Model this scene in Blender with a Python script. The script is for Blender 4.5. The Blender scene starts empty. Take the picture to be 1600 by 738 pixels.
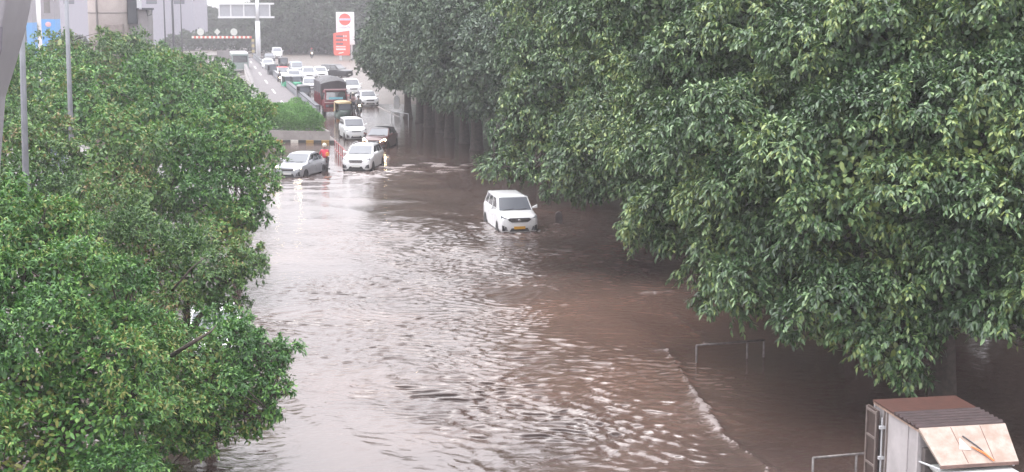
import bpy, bmesh, math, random
import numpy as np
from mathutils import Vector, Matrix

# ------------------------------------------------------------------ camera, light, exposure
SC = bpy.context.scene
COL = SC.collection
R = math.radians
F = 2300.0                       # focal length in photograph pixels (1600 wide)
PITCH = math.atan(369.0 / F)
CAM_H = 10.1
cam_d = bpy.data.cameras.new('camera')
cam_d.sensor_width = 36.0
cam_d.lens = 36.0 * F / 1600.0
cam_d.clip_start = 0.1
cam_d.clip_end = 6000.0
cam = bpy.data.objects.new('camera', cam_d)
COL.objects.link(cam)
cam.location = (0, 0, CAM_H)
cam.rotation_euler = (math.pi / 2 - PITCH, 0, 0)
SC.camera = cam

SUN_EL, SUN_AZ = 72.0, 110.0     # overcast: very soft, high on the left
world = bpy.data.worlds.new('World')
SC.world = world
world.use_nodes = True
wn = world.node_tree
for n in list(wn.nodes):
    wn.nodes.remove(n)
sky = wn.nodes.new('ShaderNodeTexSky'); sky.sky_type = 'NISHITA'; sky.sun_disc = False
sky.sun_elevation = R(SUN_EL); sky.sun_rotation = R(180 + SUN_AZ)
sky.air_density = 1.0; sky.dust_density = 4.0; sky.ozone_density = 1.0
hs = wn.nodes.new('ShaderNodeHueSaturation'); hs.inputs['Saturation'].default_value = 0.05
mixc = wn.nodes.new('ShaderNodeMix'); mixc.data_type = 'RGBA'
mixc.inputs[0].default_value = 0.65
mixc.inputs[7].default_value = (7.05, 6.95, 7.4, 1)       # thick even rain cloud
# soft darker and lighter bellies of the cloud layer
tc = wn.nodes.new('ShaderNodeTexCoord'); nz = wn.nodes.new('ShaderNodeTexNoise')
nz.inputs['Scale'].default_value = 1.6; nz.inputs['Detail'].default_value = 3
mr = wn.nodes.new('ShaderNodeMapRange'); mr.inputs[1].default_value = .3; mr.inputs[2].default_value = .7
mr.inputs[3].default_value = .82; mr.inputs[4].default_value = 1.12
mul = wn.nodes.new('ShaderNodeVectorMath'); mul.operation = 'SCALE'
bg = wn.nodes.new('ShaderNodeBackground'); bg.inputs['Strength'].default_value = 0.15
wo = wn.nodes.new('ShaderNodeOutputWorld')
L_ = wn.links.new
L_(sky.outputs[0], hs.inputs['Color']); L_(hs.outputs[0], mixc.inputs[6])
L_(tc.outputs['Generated'], nz.inputs['Vector']); L_(nz.outputs[0], mr.inputs[0])
# an overcast dome is brighter overhead than at the horizon
sx = wn.nodes.new('ShaderNodeSeparateXYZ'); gr = wn.nodes.new('ShaderNodeMapRange'); gr.inputs[1].default_value = 0; gr.inputs[2].default_value = 1
gr.inputs[3].default_value = .80; gr.inputs[4].default_value = 2.5
pm = wn.nodes.new('ShaderNodeMath'); pm.operation = 'MULTIPLY'
L_(tc.outputs['Generated'], sx.inputs[0]); L_(sx.outputs[2], gr.inputs[0]); L_(gr.outputs[0], pm.inputs[0]); L_(mr.outputs[0], pm.inputs[1])
L_(mixc.outputs[2], mul.inputs[0]); L_(pm.outputs[0], mul.inputs['Scale'])
L_(mul.outputs[0], bg.inputs['Color']); L_(bg.outputs[0], wo.inputs['Surface'])

sun_d = bpy.data.lights.new('sun', 'SUN'); sun_d.energy = 0.6; sun_d.angle = R(60); sun_d.color = (1, .98, .95)
sun = bpy.data.objects.new('sun', sun_d); COL.objects.link(sun)
sun.rotation_euler = (R(90 - SUN_EL), 0, R(180 - SUN_AZ) + math.pi)
SC.view_settings.view_transform = 'Standard'
SC.view_settings.look = 'None'
SC.view_settings.gamma = 1.0
SC.view_settings.use_curve_mapping = False
SC.view_settings.exposure = 0.86
SC.render.engine = 'CYCLES'
cy = SC.cycles
cy.max_bounces = 6; cy.diffuse_bounces = 2; cy.glossy_bounces = 3; cy.transmission_bounces = 2
cy.transparent_max_bounces = 4; cy.volume_bounces = 1
cy.use_denoising = True
cy.sample_clamp_indirect = 4.0

# ------------------------------------------------------------------ pixel of the photograph -> point of the place
def ray(px, py):
    x = (px - 800) / F; y = -(py - 369) / F
    c, s = math.cos(PITCH), math.sin(PITCH)
    return Vector((x, c + y * s, -s + y * c))       # unit depth along the view axis
def D(px, py, depth):
    return Vector((0, 0, CAM_H)) + ray(px, py) * depth
def G(px, py, h=0.0):
    r = ray(px, py)
    return Vector((0, 0, CAM_H)) + r * ((h - CAM_H) / r.z)
ROAD_RZ = math.atan(.237)
U = Vector((-math.sin(ROAD_RZ), math.cos(ROAD_RZ), 0))   # along the road, away from the bridge
V = Vector((math.cos(ROAD_RZ), math.sin(ROAD_RZ), 0))    # across the road

# ------------------------------------------------------------------ materials
MATS = {}
def mat(name, col, rough=.5, metal=0, spec=.5, emit=None, estr=0, noise=0, nscale=5, col2=None, bump=0, bscale=30, coat=0, ior=None):
    if name in MATS: return MATS[name]
    m = bpy.data.materials.new(name); m.use_nodes = True
    nt = m.node_tree; b = nt.nodes['Principled BSDF']
    b.inputs['Base Color'].default_value = (*col, 1)
    b.inputs['Roughness'].default_value = rough; b.inputs['Metallic'].default_value = metal
    b.inputs['Specular IOR Level'].default_value = spec
    if ior: b.inputs['IOR'].default_value = ior
    if coat: b.inputs['Coat Weight'].default_value = coat; b.inputs['Coat Roughness'].default_value = .06
    if emit: b.inputs['Emission Color'].default_value = (*emit, 1); b.inputs['Emission Strength'].default_value = estr
    if noise or col2:
        t = nt.nodes.new('ShaderNodeTexCoord'); n = nt.nodes.new('ShaderNodeTexNoise')
        n.inputs['Scale'].default_value = nscale; n.inputs['Detail'].default_value = 6; n.inputs['Roughness'].default_value = .65
        rp = nt.nodes.new('ShaderNodeValToRGB')
        c2 = col2 or tuple(c * (1 - noise) for c in col)
        rp.color_ramp.elements[0].position = .38; rp.color_ramp.elements[1].position = .64
        rp.color_ramp.elements[0].color = (*c2, 1); rp.color_ramp.elements[1].color = (*col, 1)
        nt.links.new(t.outputs['Object'], n.inputs['Vector']); nt.links.new(n.outputs[0], rp.inputs[0])
        nt.links.new(rp.outputs[0], b.inputs['Base Color'])
    if bump:
        t = nt.nodes.new('ShaderNodeTexCoord'); n = nt.nodes.new('ShaderNodeTexNoise')
        n.inputs['Scale'].default_value = bscale; n.inputs['Detail'].default_value = 5
        bp = nt.nodes.new('ShaderNodeBump'); bp.inputs['Strength'].default_value = bump; bp.inputs['Distance'].default_value = .02
        nt.links.new(t.outputs['Object'], n.inputs['Vector']); nt.links.new(n.outputs[0], bp.inputs['Height'])
        nt.links.new(bp.outputs[0], b.inputs['Normal'])
    MATS[name] = m
    return m

def leaf_mat(name, c_dark, c_mid, c_light, rough=.42, trans=.25, yellow=None):
    m = bpy.data.materials.new(name); m.use_nodes = True
    nt = m.node_tree; b = nt.nodes['Principled BSDF']
    g = nt.nodes.new('ShaderNodeNewGeometry'); rp = nt.nodes.new('ShaderNodeValToRGB')
    e = rp.color_ramp.elements
    e[0].position = 0; e[0].color = (*c_dark, 1); e[1].position = .95; e[1].color = (*c_light, 1)
    k = e.new(.55); k.color = (*c_mid, 1)
    if yellow: k = e.new(1.0); k.color = (*yellow, 1)
    t = nt.nodes.new('ShaderNodeTexCoord'); n = nt.nodes.new('ShaderNodeTexNoise')
    n.inputs['Scale'].default_value = .55; n.inputs['Detail'].default_value = 3
    mr = nt.nodes.new('ShaderNodeMapRange'); mr.inputs[1].default_value = .35; mr.inputs[2].default_value = .65
    mr.inputs[3].default_value = -.28; mr.inputs[4].default_value = .28
    ad = nt.nodes.new('ShaderNodeMath'); ad.operation = 'ADD'; ad.use_clamp = True
    L = nt.links.new
    L(t.outputs['Object'], n.inputs['Vector']); L(n.outputs[0], mr.inputs[0])
    L(g.outputs['Random Per Island'], ad.inputs[0]); L(mr.outputs[0], ad.inputs[1]); L(ad.outputs[0], rp.inputs[0])
    L(rp.outputs[0], b.inputs['Base Color'])
    b.inputs['Roughness'].default_value = rough
    b.inputs['Specular IOR Level'].default_value = .6
    tr = nt.nodes.new('ShaderNodeBsdfTranslucent'); mx = nt.nodes.new('ShaderNodeMixShader'); mx.inputs[0].default_value = trans
    L(rp.outputs[0], tr.inputs['Color']); L(b.outputs[0], mx.inputs[1]); L(tr.outputs[0], mx.inputs[2])
    L(mx.outputs[0], nt.nodes['Material Output'].inputs['Surface'])
    return m

LEAF_R = leaf_mat('leaf_broad', (.020, .050, .020), (.068, .140, .050), (.205, .305, .120), rough=.36, trans=.10, yellow=(.24, .31, .09))
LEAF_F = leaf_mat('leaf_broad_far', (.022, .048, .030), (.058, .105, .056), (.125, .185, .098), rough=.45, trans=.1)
LEAF_L = leaf_mat('leaf_fine', (.018, .078, .014), (.058, .180, .028), (.175, .340, .065), rough=.5, trans=.16, yellow=(.22, .24, .06))
LEAF_L2 = leaf_mat('leaf_fine_olive', (.022, .074, .016), (.072, .170, .034), (.180, .290, .065), rough=.5, trans=.16, yellow=(.25, .19, .08))
LEAF_H = leaf_mat('leaf_hedge', (.045, .130, .028), (.10, .25, .05), (.17, .36, .08), rough=.55, trans=.3)
LEAF_D = leaf_mat('leaf_distant', (.020, .038, .022), (.035, .062, .036), (.060, .095, .050), rough=.6, trans=.15)
BARK = mat('bark', (.075, .058, .048), .85, noise=.5, nscale=6, bump=.6, bscale=9)

PAINT_W = mat('paint_white', (.80, .80, .81), .22, coat=.6)
PAINT_W2 = mat('paint_white_dull', (.70, .71, .72), .35)
PAINT_S = mat('paint_silver', (.42, .43, .46), .28, metal=.45, coat=.5)
PAINT_G = mat('paint_grey', (.25, .26, .28), .3, metal=.3, coat=.4)
PAINT_D = mat('paint_dark', (.030, .030, .034), .28, coat=.4)
PAINT_M = mat('paint_maroon_brown', (.085, .025, .022), .28, coat=.5)
PAINT_R = mat('paint_truck_red', (.22, .022, .032), .42, noise=.5, nscale=2)
PAINT_B = mat('paint_blue', (.10, .19, .42), .35)
PAINT_GR = mat('paint_green', (.05, .30, .17), .4)
PAINT_Y = mat('paint_tan_yellow', (.48, .36, .19), .5, noise=.3)
RED_RF = mat('red_cover', (.42, .05, .05), .6)
GLASS = mat('car_glass', (.030, .034, .040), .06, metal=.0, spec=.9, ior=1.75)
GLASS_L = mat('car_windscreen', (.11, .12, .14), .22, metal=0, spec=.45)
RUBBER = mat('tyre_rubber', (.018, .018, .018), .75)
RIM = mat('rim_alloy', (.45, .45, .46), .35, metal=.8)
BLACKP = mat('black_plastic', (.022, .022, .024), .55)
CHROME = mat('chrome', (.65, .65, .67), .18, metal=1)
PLATE_Y = mat('plate_yellow', (.70, .36, .03), .5)
PLATE_W = mat('plate_white', (.62, .62, .60), .5)
LAMP_OFF = mat('headlamp_clear', (.20, .21, .24), .12, metal=.3, coat=.5)
LAMP_ON = mat('headlamp_lit', (.9, .8, .6), .3, emit=(1, .80, .50), estr=14)
LAMP_HOT = mat('headlamp_bright', (.9, .8, .6), .3, emit=(1, .72, .40), estr=40)
LAMP_RED = mat('lamp_red', (.5, .02, .02), .3)
INDIC = mat('indicator_orange', (.6, .22, .02), .3)
CONC = mat('concrete', (.34, .31, .30), .85, noise=.25, nscale=1.2, bump=.4, bscale=8)
CONC_P = mat('concrete_pier', (.36, .315, .30), .85, noise=.22, nscale=.5, bump=.4, bscale=6)
CONC_D = mat('concrete_dark', (.20, .185, .185), .85, noise=.3, nscale=.8)
CONC_B = mat('concrete_bluish_grey', (.30, .285, .31), .8, noise=.14, nscale=.5)
METAL_G = mat('metal_grey', (.29, .30, .33), .5, metal=.3, noise=.2, nscale=2)
METAL_D = mat('metal_dark', (.07, .075, .085), .5, metal=.3)
METAL_L = mat('metal_light', (.55, .56, .58), .45, noise=.12, nscale=2)
STEEL = mat('rail_steel', (.20, .185, .18), .45, metal=.5, noise=.5, nscale=9)

# ------------------------------------------------------------------ mesh builder
def mesh_np(name, verts, faces4, m, smooth=False):
    """verts (n,3), faces4 (k,4) numpy arrays -> mesh"""
    me = bpy.data.meshes.new(name)
    nv, nf = len(verts), len(faces4)
    me.vertices.add(nv); me.vertices.foreach_set('co', np.asarray(verts, dtype=np.float32).ravel())
    me.loops.add(nf * 4); me.loops.foreach_set('vertex_index', np.asarray(faces4, dtype=np.int32).ravel())
    me.polygons.add(nf); me.polygons.foreach_set('loop_start', np.arange(0, nf * 4, 4, dtype=np.int32))
    me.polygons.foreach_set('loop_total', np.full(nf, 4, dtype=np.int32))
    if smooth: me.polygons.foreach_set('use_smooth', np.ones(nf, dtype=bool))
    me.update(calc_edges=True)
    if m: me.materials.append(m)
    return me

class MB:
    def __init__(self): self.v = []; self.f = []; self.mi = []; self.cur = 0
    def add(self, vs, fs):
        o = len(self.v); self.v += [tuple(v) for v in vs]
        for f in fs: self.f.append(tuple(i + o for i in f)); self.mi.append(self.cur)
        return self
    def box(self, x0, x1, y0, y1, z0, z1):
        vs = [(x, y, z) for z in (z0, z1) for y in (y0, y1) for x in (x0, x1)]
        return self.add(vs, [(0, 2, 3, 1), (4, 5, 7, 6), (0, 1, 5, 4), (2, 6, 7, 3), (0, 4, 6, 2), (1, 3, 7, 5)])
    def prism(self, poly, axis, a, b):
        """poly of 2-tuples extruded along axis from a to b; axis x: (y,z); y: (x,z); z: (x,y)"""
        n = len(poly)
        def P(p, t): return {'x': (t, p[0], p[1]), 'y': (p[0], t, p[1]), 'z': (p[0], p[1], t)}[axis]
        vs = [P(p, a) for p in poly] + [P(p, b) for p in poly]
        fs = [tuple(range(n))[::-1], tuple(range(n, 2 * n))] + [(i, (i + 1) % n, n + (i + 1) % n, n + i) for i in range(n)]
        return self.add(vs, fs)
    def hexa(self, p):   # 8 points: bottom ring 4, top ring 4
        return self.add(p, [(3, 2, 1, 0), (4, 5, 6, 7), (0, 1, 5, 4), (1, 2, 6, 5), (2, 3, 7, 6), (3, 0, 4, 7)])
    def tube(self, pts, rad, n=8, cap=True):
        pts = [Vector(p) for p in pts]
        rs = rad if isinstance(rad, (list, tuple)) else [rad] * len(pts)
        vs = []; fs = []
        prev = None
        for i, p in enumerate(pts):
            d = (pts[min(i + 1, len(pts) - 1)] - pts[max(i - 1, 0)])
            d = d.normalized() if d.length > 1e-6 else Vector((0, 0, 1))
            if prev is None:
                a = d.orthogonal().normalized()
            else:
                a = (prev - d * prev.dot(d)); a = a.normalized() if a.length > 1e-4 else d.orthogonal().normalized()
            prev = a
            b = d.cross(a)
            for k in range(n):
                t = 2 * math.pi * k / n
                vs.append(p + (a * math.cos(t) + b * math.sin(t)) * rs[i])
        for i in range(len(pts) - 1):
            for k in range(n):
                fs.append((i * n + k, i * n + (k + 1) % n, (i + 1) * n + (k + 1) % n, (i + 1) * n + k))
        if cap:
            fs.append(tuple(range(n))[::-1]); fs.append(tuple(range((len(pts) - 1) * n, len(pts) * n)))
        return self.add(vs, fs)
    def ellipsoid(self, c, r, nu=12, nv=8):
        vs = [(c[0], c[1], c[2] - r[2])]; fs = []
        for j in range(1, nv):
            ph = -math.pi / 2 + math.pi * j / nv
            for i in range(nu):
                th = 2 * math.pi * i / nu
                vs.append((c[0] + r[0] * math.cos(ph) * math.cos(th), c[1] + r[1] * math.cos(ph) * math.sin(th), c[2] + r[2] * math.sin(ph)))
        vs.append((c[0], c[1], c[2] + r[2])); e = len(vs) - 1
        for i in range(nu):
            fs.append((0, 1 + (i + 1) % nu, 1 + i)); fs.append((e, e - nu + i, e - nu + (i + 1) % nu))
        for j in range(nv - 2):
            for i in range(nu):
                a = 1 + j * nu
                fs.append((a + i, a + (i + 1) % nu, a + nu + (i + 1) % nu, a + nu + i))
        return self.add(vs, fs)
    def build(self, name, m, parent=None, smooth=False, bevel=0, bseg=2):
        me = bpy.data.meshes.new(name)
        me.from_pydata(self.v, [], self.f)
        ms = m if isinstance(m, (list, tuple)) else [m]
        for q in ms: me.materials.append(q)
        if len(ms) > 1: me.polygons.foreach_set('material_index', self.mi)
        bm = bmesh.new(); bm.from_mesh(me); bmesh.ops.recalc_face_normals(bm, faces=bm.faces)
        if bevel:
            bmesh.ops.bevel(bm, geom=bm.edges[:], offset=bevel, segments=bseg, profile=.5, affect='EDGES', clamp_overlap=True)
        bm.to_mesh(me); bm.free()
        if smooth: me.polygons.foreach_set('use_smooth', np.ones(len(me.polygons), dtype=bool))
        me.update()
        return link(name, me, parent)

def link(name, me, parent=None):
    o = bpy.data.objects.new(name, me); COL.objects.link(o)
    if parent is not None: o.parent = parent
    return o
def thing(name, label, cat, loc=(0, 0, 0), rz=0.0, group=None):
    o = bpy.data.objects.new(name, None); COL.objects.link(o)
    o.empty_display_size = .3; o.location = loc; o.rotation_euler = (0, 0, rz)
    o['label'] = label; o['category'] = cat
    if group: o['group'] = group
    return o
def tag(o, label, cat, group=None, kind=None):
    o['label'] = label; o['category'] = cat
    if group: o['group'] = group
    if kind: o['kind'] = kind
    return o
def struct(o, kind='structure'):
    o['kind'] = kind; return o
def copy_tree(o, parent=None):
    c = o.copy(); COL.objects.link(c); c.parent = parent
    for ch in list(o.children):
        copy_tree(ch, c)
    return c
def text_mesh(name, s, size, m, parent, loc, rot, extrude=.004):
    cu = bpy.data.curves.new(name, 'FONT'); cu.body = s; cu.size = size; cu.extrude = extrude
    cu.align_x = 'CENTER'; cu.align_y = 'CENTER'
    t = bpy.data.objects.new(name, cu); COL.objects.link(t)
    dg = bpy.context.evaluated_depsgraph_get()
    me = bpy.data.meshes.new_from_object(t.evaluated_get(dg)); me.name = name
    bpy.data.objects.remove(t); bpy.data.curves.remove(cu)
    me.materials.clear(); me.materials.append(m)
    o = link(name, me, parent); o.location = loc; o.rotation_euler = rot
    return o
# ------------------------------------------------------------------ ground, roads, water
rng = np.random.default_rng(7)
def road_z(Y):
    """level of the carriageway: under water near the bridge, climbing out of it with distance"""
    return float(np.interp(Y, [0, 60, 100, 118, 150, 185, 260, 400], [-.42, -.38, -.20, -.09, -.03, .03, .15, .22]))

EARTH = mat('wet_earth', (.10, .085, .07), .8, noise=.4, nscale=.4)
g = MB(); g.box(-1500, 1500, -60, 3000, -1.5, -.62)
struct(g.build('ground', EARTH))

def wet_road_mat():
    m = bpy.data.materials.new('wet_asphalt'); m.use_nodes = True
    nt = m.node_tree; b = nt.nodes['Principled BSDF']; L = nt.links.new
    t = nt.nodes.new('ShaderNodeTexCoord')
    n = nt.nodes.new('ShaderNodeTexNoise'); n.inputs['Scale'].default_value = .22; n.inputs['Detail'].default_value = 7
    mp = nt.nodes.new('ShaderNodeMapping'); mp.inputs['Scale'].default_value = (1, .35, 1)
    L(t.outputs['Object'], mp.inputs[0]); L(mp.outputs[0], n.inputs['Vector'])
    r = nt.nodes.new('ShaderNodeMapRange'); r.inputs[1].default_value = .4; r.inputs[2].default_value = .62
    r.inputs[3].default_value = .12; r.inputs[4].default_value = .42
    L(n.outputs[0], r.inputs[0]); L(r.outputs[0], b.inputs['Roughness'])
    cr = nt.nodes.new('ShaderNodeValToRGB'); cr.color_ramp.elements[0].color = (.13, .095, .08, 1); cr.color_ramp.elements[1].color = (.10, .088, .086, 1)
    L(n.outputs[0], cr.inputs[0]); L(cr.outputs[0], b.inputs['Base Color'])
    n2 = nt.nodes.new('ShaderNodeTexNoise'); n2.inputs['Scale'].default_value = 4; n2.inputs['Detail'].default_value = 6
    bp = nt.nodes.new('ShaderNodeBump'); bp.inputs['Strength'].default_value = .25; bp.inputs['Distance'].default_value = .03
    L(t.outputs['Object'], n2.inputs['Vector']); L(n2.outputs[0], bp.inputs['Height']); L(bp.outputs[0], b.inputs['Normal'])
    return m
WETROAD = wet_road_mat()

def strip(name, pts_l, pts_r, m, zoff=0.0, thick=.3):
    """sheet of road between two polylines [(x,y)...] following road_z"""
    b = MB(); n = len(pts_l)
    vs = []
    for (a, c) in zip(pts_l, pts_r):
        vs.append((a[0], a[1], road_z(a[1]) + zoff)); vs.append((c[0], c[1], road_z(c[1]) + zoff))
    for (a, c) in zip(pts_l, pts_r):
        vs.append((a[0], a[1], road_z(a[1]) + zoff - thick)); vs.append((c[0], c[1], road_z(c[1]) + zoff - thick))
    k = 2 * n
    fs = []
    for i in range(n - 1):
        a = 2 * i
        fs += [(a, a + 1, a + 3, a + 2), (k + a, k + a + 2, k + a + 3, k + a + 1), (a, a + 2, k + a + 2, k + a), (a + 1, k + a + 1, k + a + 3, a + 3)]
    fs += [(0, k, k + 1, 1), (k - 2, k - 1, 2 * k - 1, 2 * k - 2)]
    b.add(vs, fs)
    return b.build(name, m)
YS = [5, 30, 60, 80, 100, 109, 118, 135, 150, 200, 260, 400, 700]
def line_x(Y, x100): return x100 + .237 * (100 - Y)      # the line parallel to the road through (x100, 100)
ROAD_L, ROAD_R = -40.0, -3.2
struct(strip('road', [(line_x(y, ROAD_L), y) for y in YS], [(line_x(y, ROAD_R), y) for y in YS], WETROAD))
PAVE = mat('wet_pavement', (.15, .125, .11), .5, noise=.35, nscale=.8, bump=.3, bscale=5)
ys2 = [5, 30, 60, 80, 100, 118, 150, 200, 260, 400]
struct(strip('pavement', [(line_x(y, ROAD_R + .22), y) for y in ys2], [(line_x(y, 60), y) for y in ys2], PAVE, .04, .4))
struct(strip('kerb', [(line_x(y, ROAD_R), y) for y in ys2], [(line_x(y, ROAD_R + .21), y) for y in ys2], CONC, .07, .4))
struct(strip('far_ground', [(line_x(y, -400), y) for y in ys2], [(line_x(y, ROAD_L - .1), y) for y in ys2], PAVE, .1, .4))

# ---- flood water: one sheet of real waves
def water_mat():
    m = bpy.data.materials.new('flood_water'); m.use_nodes = True
    nt = m.node_tree; b = nt.nodes['Principled BSDF']; L = nt.links.new
    t = nt.nodes.new('ShaderNodeTexCoord')
    n = nt.nodes.new('ShaderNodeTexNoise'); n.inputs['Scale'].default_value = .16; n.inputs['Detail'].default_value = 5; n.inputs['Distortion'].default_value = 1.2
    cr = nt.nodes.new('ShaderNodeValToRGB')
    cr.color_ramp.elements[0].position = .35; cr.color_ramp.elements[1].position = .68
    cr.color_ramp.elements[0].color = (.066, .044, .038, 1); cr.color_ramp.elements[1].color = (.105, .074, .064, 1)
    L(t.outputs['Object'], n.inputs['Vector']); L(n.outputs[0], cr.inputs[0])
    ats = nt.nodes.new('ShaderNodeAttribute'); ats.attribute_name = 'silt'       # thicker, redder mud washed off the verge
    msl = nt.nodes.new('ShaderNodeMix'); msl.data_type = 'RGBA'; msl.inputs[7].default_value = (.150, .092, .072, 1)
    L(ats.outputs['Fac'], msl.inputs[0]); L(cr.outputs[0], msl.inputs[6])
    at = nt.nodes.new('ShaderNodeAttribute'); at.attribute_name = 'foam'
    # foam breaks up into flecks
    n3 = nt.nodes.new('ShaderNodeTexNoise'); n3.inputs['Scale'].default_value = 3.2; n3.inputs['Detail'].default_value = 8; n3.inputs['Roughness'].default_value = .72; n3.inputs['Distortion'].default_value = 1.75
    mp = nt.nodes.new('ShaderNodeMapping'); mp.inputs['Scale'].default_value = (.8, .9, 1); mp.inputs['Rotation'].default_value = (0, 0, .2)
    L(t.outputs['Object'], mp.inputs[0]); L(mp.outputs[0], n3.inputs['Vector'])
    sub = nt.nodes.new('ShaderNodeMath'); sub.operation = 'ADD'; L(n3.outputs[0], sub.inputs[0]); L(at.outputs['Fac'], sub.inputs[1])
    ms = nt.nodes.new('ShaderNodeMapRange'); ms.inputs[1].default_value = .98; ms.inputs[2].default_value = 1.22; ms.inputs[3].default_value = 0; ms.inputs[4].default_value = .8
    L(sub.outputs[0], ms.inputs[0])
    mx = nt.nodes.new('ShaderNodeMix'); mx.data_type = 'RGBA'; mx.inputs[7].default_value = (.38, .33, .32, 1)
    L(ms.outputs[0], mx.inputs[0]); L(msl.outputs[2], mx.inputs[6]); L(mx.outputs[2], b.inputs['Base Color'])
    mr = nt.nodes.new('ShaderNodeMapRange'); mr.inputs[3].default_value = .045; mr.inputs[4].default_value = .5
    L(ms.outputs[0], mr.inputs[0]); L(mr.outputs[0], b.inputs['Roughness'])
    b.inputs['IOR'].default_value = 1.75
    b.inputs['Specular IOR Level'].default_value = .5
    # capillary ripples and rain pocks
    n2 = nt.nodes.new('ShaderNodeTexNoise'); n2.inputs['Scale'].default_value = 3.4; n2.inputs['Detail'].default_value = 4; n2.inputs['Roughness'].default_value = .6; n2.inputs['Distortion'].default_value = .8
    mp2 = nt.nodes.new('ShaderNodeMapping'); mp2.inputs['Scale'].default_value = (.55, 1.0, 1); mp2.inputs['Rotation'].default_value = (0, 0, .12)
    L(t.outputs['Object'], mp2.inputs[0]); L(mp2.outputs[0], n2.inputs['Vector'])
    at2 = nt.nodes.new('ShaderNodeAttribute'); at2.attribute_name = 'rough'
    bp = nt.nodes.new('ShaderNodeBump'); bp.inputs['Distance'].default_value = .09
    L(at2.outputs['Fac'], bp.inputs['Strength'])
    L(n2.outputs[0], bp.inputs['Height']); L(bp.outputs[0], b.inputs['Normal'])
    return m

X = np.concatenate([np.linspace(-420, -60, 30), np.linspace(-58, -18.6, 90), np.arange(-18.3, 15, .065), np.linspace(15.2, 40, 80), np.linspace(44, 420, 30)])
yy = [22.0]
while yy[-1] < 125: yy.append(yy[-1] + max(.046, yy[-1] * .0011))
while yy[-1] < 230: yy.append(yy[-1] + 1.5)
Y = np.array(yy)
XX, YY = np.meshgrid(X, Y)
# regional strength of the ripples, measured on the photograph: lively in the middle, calm at the lower left and under the trees
def blob(x, y, rx, ry, ang=0):
    dx, dy = XX - x, YY - y
    c, s = math.cos(ang), math.sin(ang)
    a, b_ = dx * c + dy * s, -dx * s + dy * c
    return np.exp(-(a / rx) ** 2 - (b_ / ry) ** 2)
def Gb(px, py, rx, ry, ang=0):
    p = G(px, py); return blob(p.x, p.y, rx, ry, ang)
def smooth_noise(scale, seed, n=26):
    r = np.random.default_rng(seed); z = np.zeros_like(XX)
    for _ in range(n):
        th = r.uniform(0, 2 * math.pi); k = 2 * math.pi / scale * r.uniform(.5, 1.5)
        z += np.cos(k * (XX * math.cos(th) + YY * math.sin(th)) + r.uniform(0, 6.3))
    return z / math.sqrt(n / 2)
live = .30 + .85 * Gb(650, 430, 8, 14) + .70 * Gb(740, 560, 5.0, 8, .5) + .70 * Gb(820, 650, 3.4, 6, .3) + .5 * Gb(900, 400, 5, 9) 
live -= .10 * Gb(460, 680, 3.5, 6) + .40 * Gb(420, 450, 3.5, 16) + .70 * Gb(920, 500, 2.8, 6.0) + .22 * Gb(560, 335, 4, 9)
live = np.clip(live * (1 + .30 * smooth_noise(9, 3)), .06, 1.6)
right = 1 / (1 + np.exp(-(XX - (3.5 + .1 * (YY - 35))) / 1.5))
dark_pool = 1 / (1 + np.exp(-((XX - 5.2 - .0 * YY) / .6))) * (YY < 50)
live = np.clip(live * (1 - .75 * dark_pool), .05, 1.6)
def waves(lam0, spread, ang0, aspread, n, seed):
    r = np.random.default_rng(seed); z = np.zeros_like(XX)
    wx = .35 * smooth_noise(5, seed + 50, 12); wy = .35 * smooth_noise(5, seed + 51, 12)
    for _ in range(n):
        lam = lam0 * math.exp(r.normal(0, spread)); th = ang0 + r.normal(0, aspread); k = 2 * math.pi / lam
        z += lam * np.cos(k * ((XX + wx) * math.sin(th) + (YY + wy) * math.cos(th)) + r.uniform(0, 6.3))
    return z / (lam0 * math.sqrt(n / 2))
w1 = waves(.58, .26, .25, .50, 44, 11); w2 = waves(.34, .24, -.05, .60, 60, 12)
coarse = np.clip(.30 + .9 * Gb(800, 610, 4, 6, .3) + .4 * Gb(900, 700, 4, 4), 0, 1.1)
w3 = waves(2.6, .25, .5, .5, 12, 13)
h = (w1 * coarse + w2 * (1.05 - .45 * coarse)) * 1.05
h = np.where(h > 0, h * .95, h * 1.1)
fade = np.clip((95 - YY) / 25, .35, 1)
Z = live * fade * ((.0076 + .0036 * coarse) * h) + .010 * w3 * fade * (1 - .85 * dark_pool)
foam = np.zeros_like(XX)
# diagonal trains running off the kerb at the lower right
th = .95; ph = (XX * math.sin(th) + YY * math.cos(th))
Z += .008 * Gb(1030, 640, 3.2, 4.5) * np.cos(2 * math.pi * (ph + .25 * smooth_noise(3, 31)) / .8)
# submerged kerb the flood pours over: polyline in the ground plane
def seg_dist(pts):
    best = np.full_like(XX, 1e9); side = np.zeros_like(XX); along = np.zeros_like(XX)
    for (a, b_) in zip(pts[:-1], pts[1:]):
        ax, ay, bx, by = a.x, a.y, b_.x, b_.y
        L2 = (bx - ax) ** 2 + (by - ay) ** 2
        t = np.clip(((XX - ax) * (bx - ax) + (YY - ay) * (by - ay)) / L2, 0, 1)
        d = np.hypot(XX - ax - t * (bx - ax), YY - ay - t * (by - ay))
        sg = np.sign((bx - ax) * (YY - ay) - (by - ay) * (XX - ax))
        m = d < best
        best = np.where(m, d, best); side = np.where(m, sg, side)
    return best, side
kerb_pts = [G(x, y) for x, y in ((1042, 548), (1062, 575), (1085, 612), (1110, 648), (1132, 682), (1165, 706), (1205, 735), (1260, 790), (1300, 850))]
d, sd = seg_dist(kerb_pts)
wob = .06 * smooth_noise(.9, 41)
mask = np.clip((d < 3), 0, 1)
Z += .050 * np.exp(-((d + wob) / .11) ** 2)
Z += np.where(sd > 0, -.035, 0) * np.clip(1 - np.exp(-d / .15), 0, 1) * np.exp(-(d / 2.5) ** 2)
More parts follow.
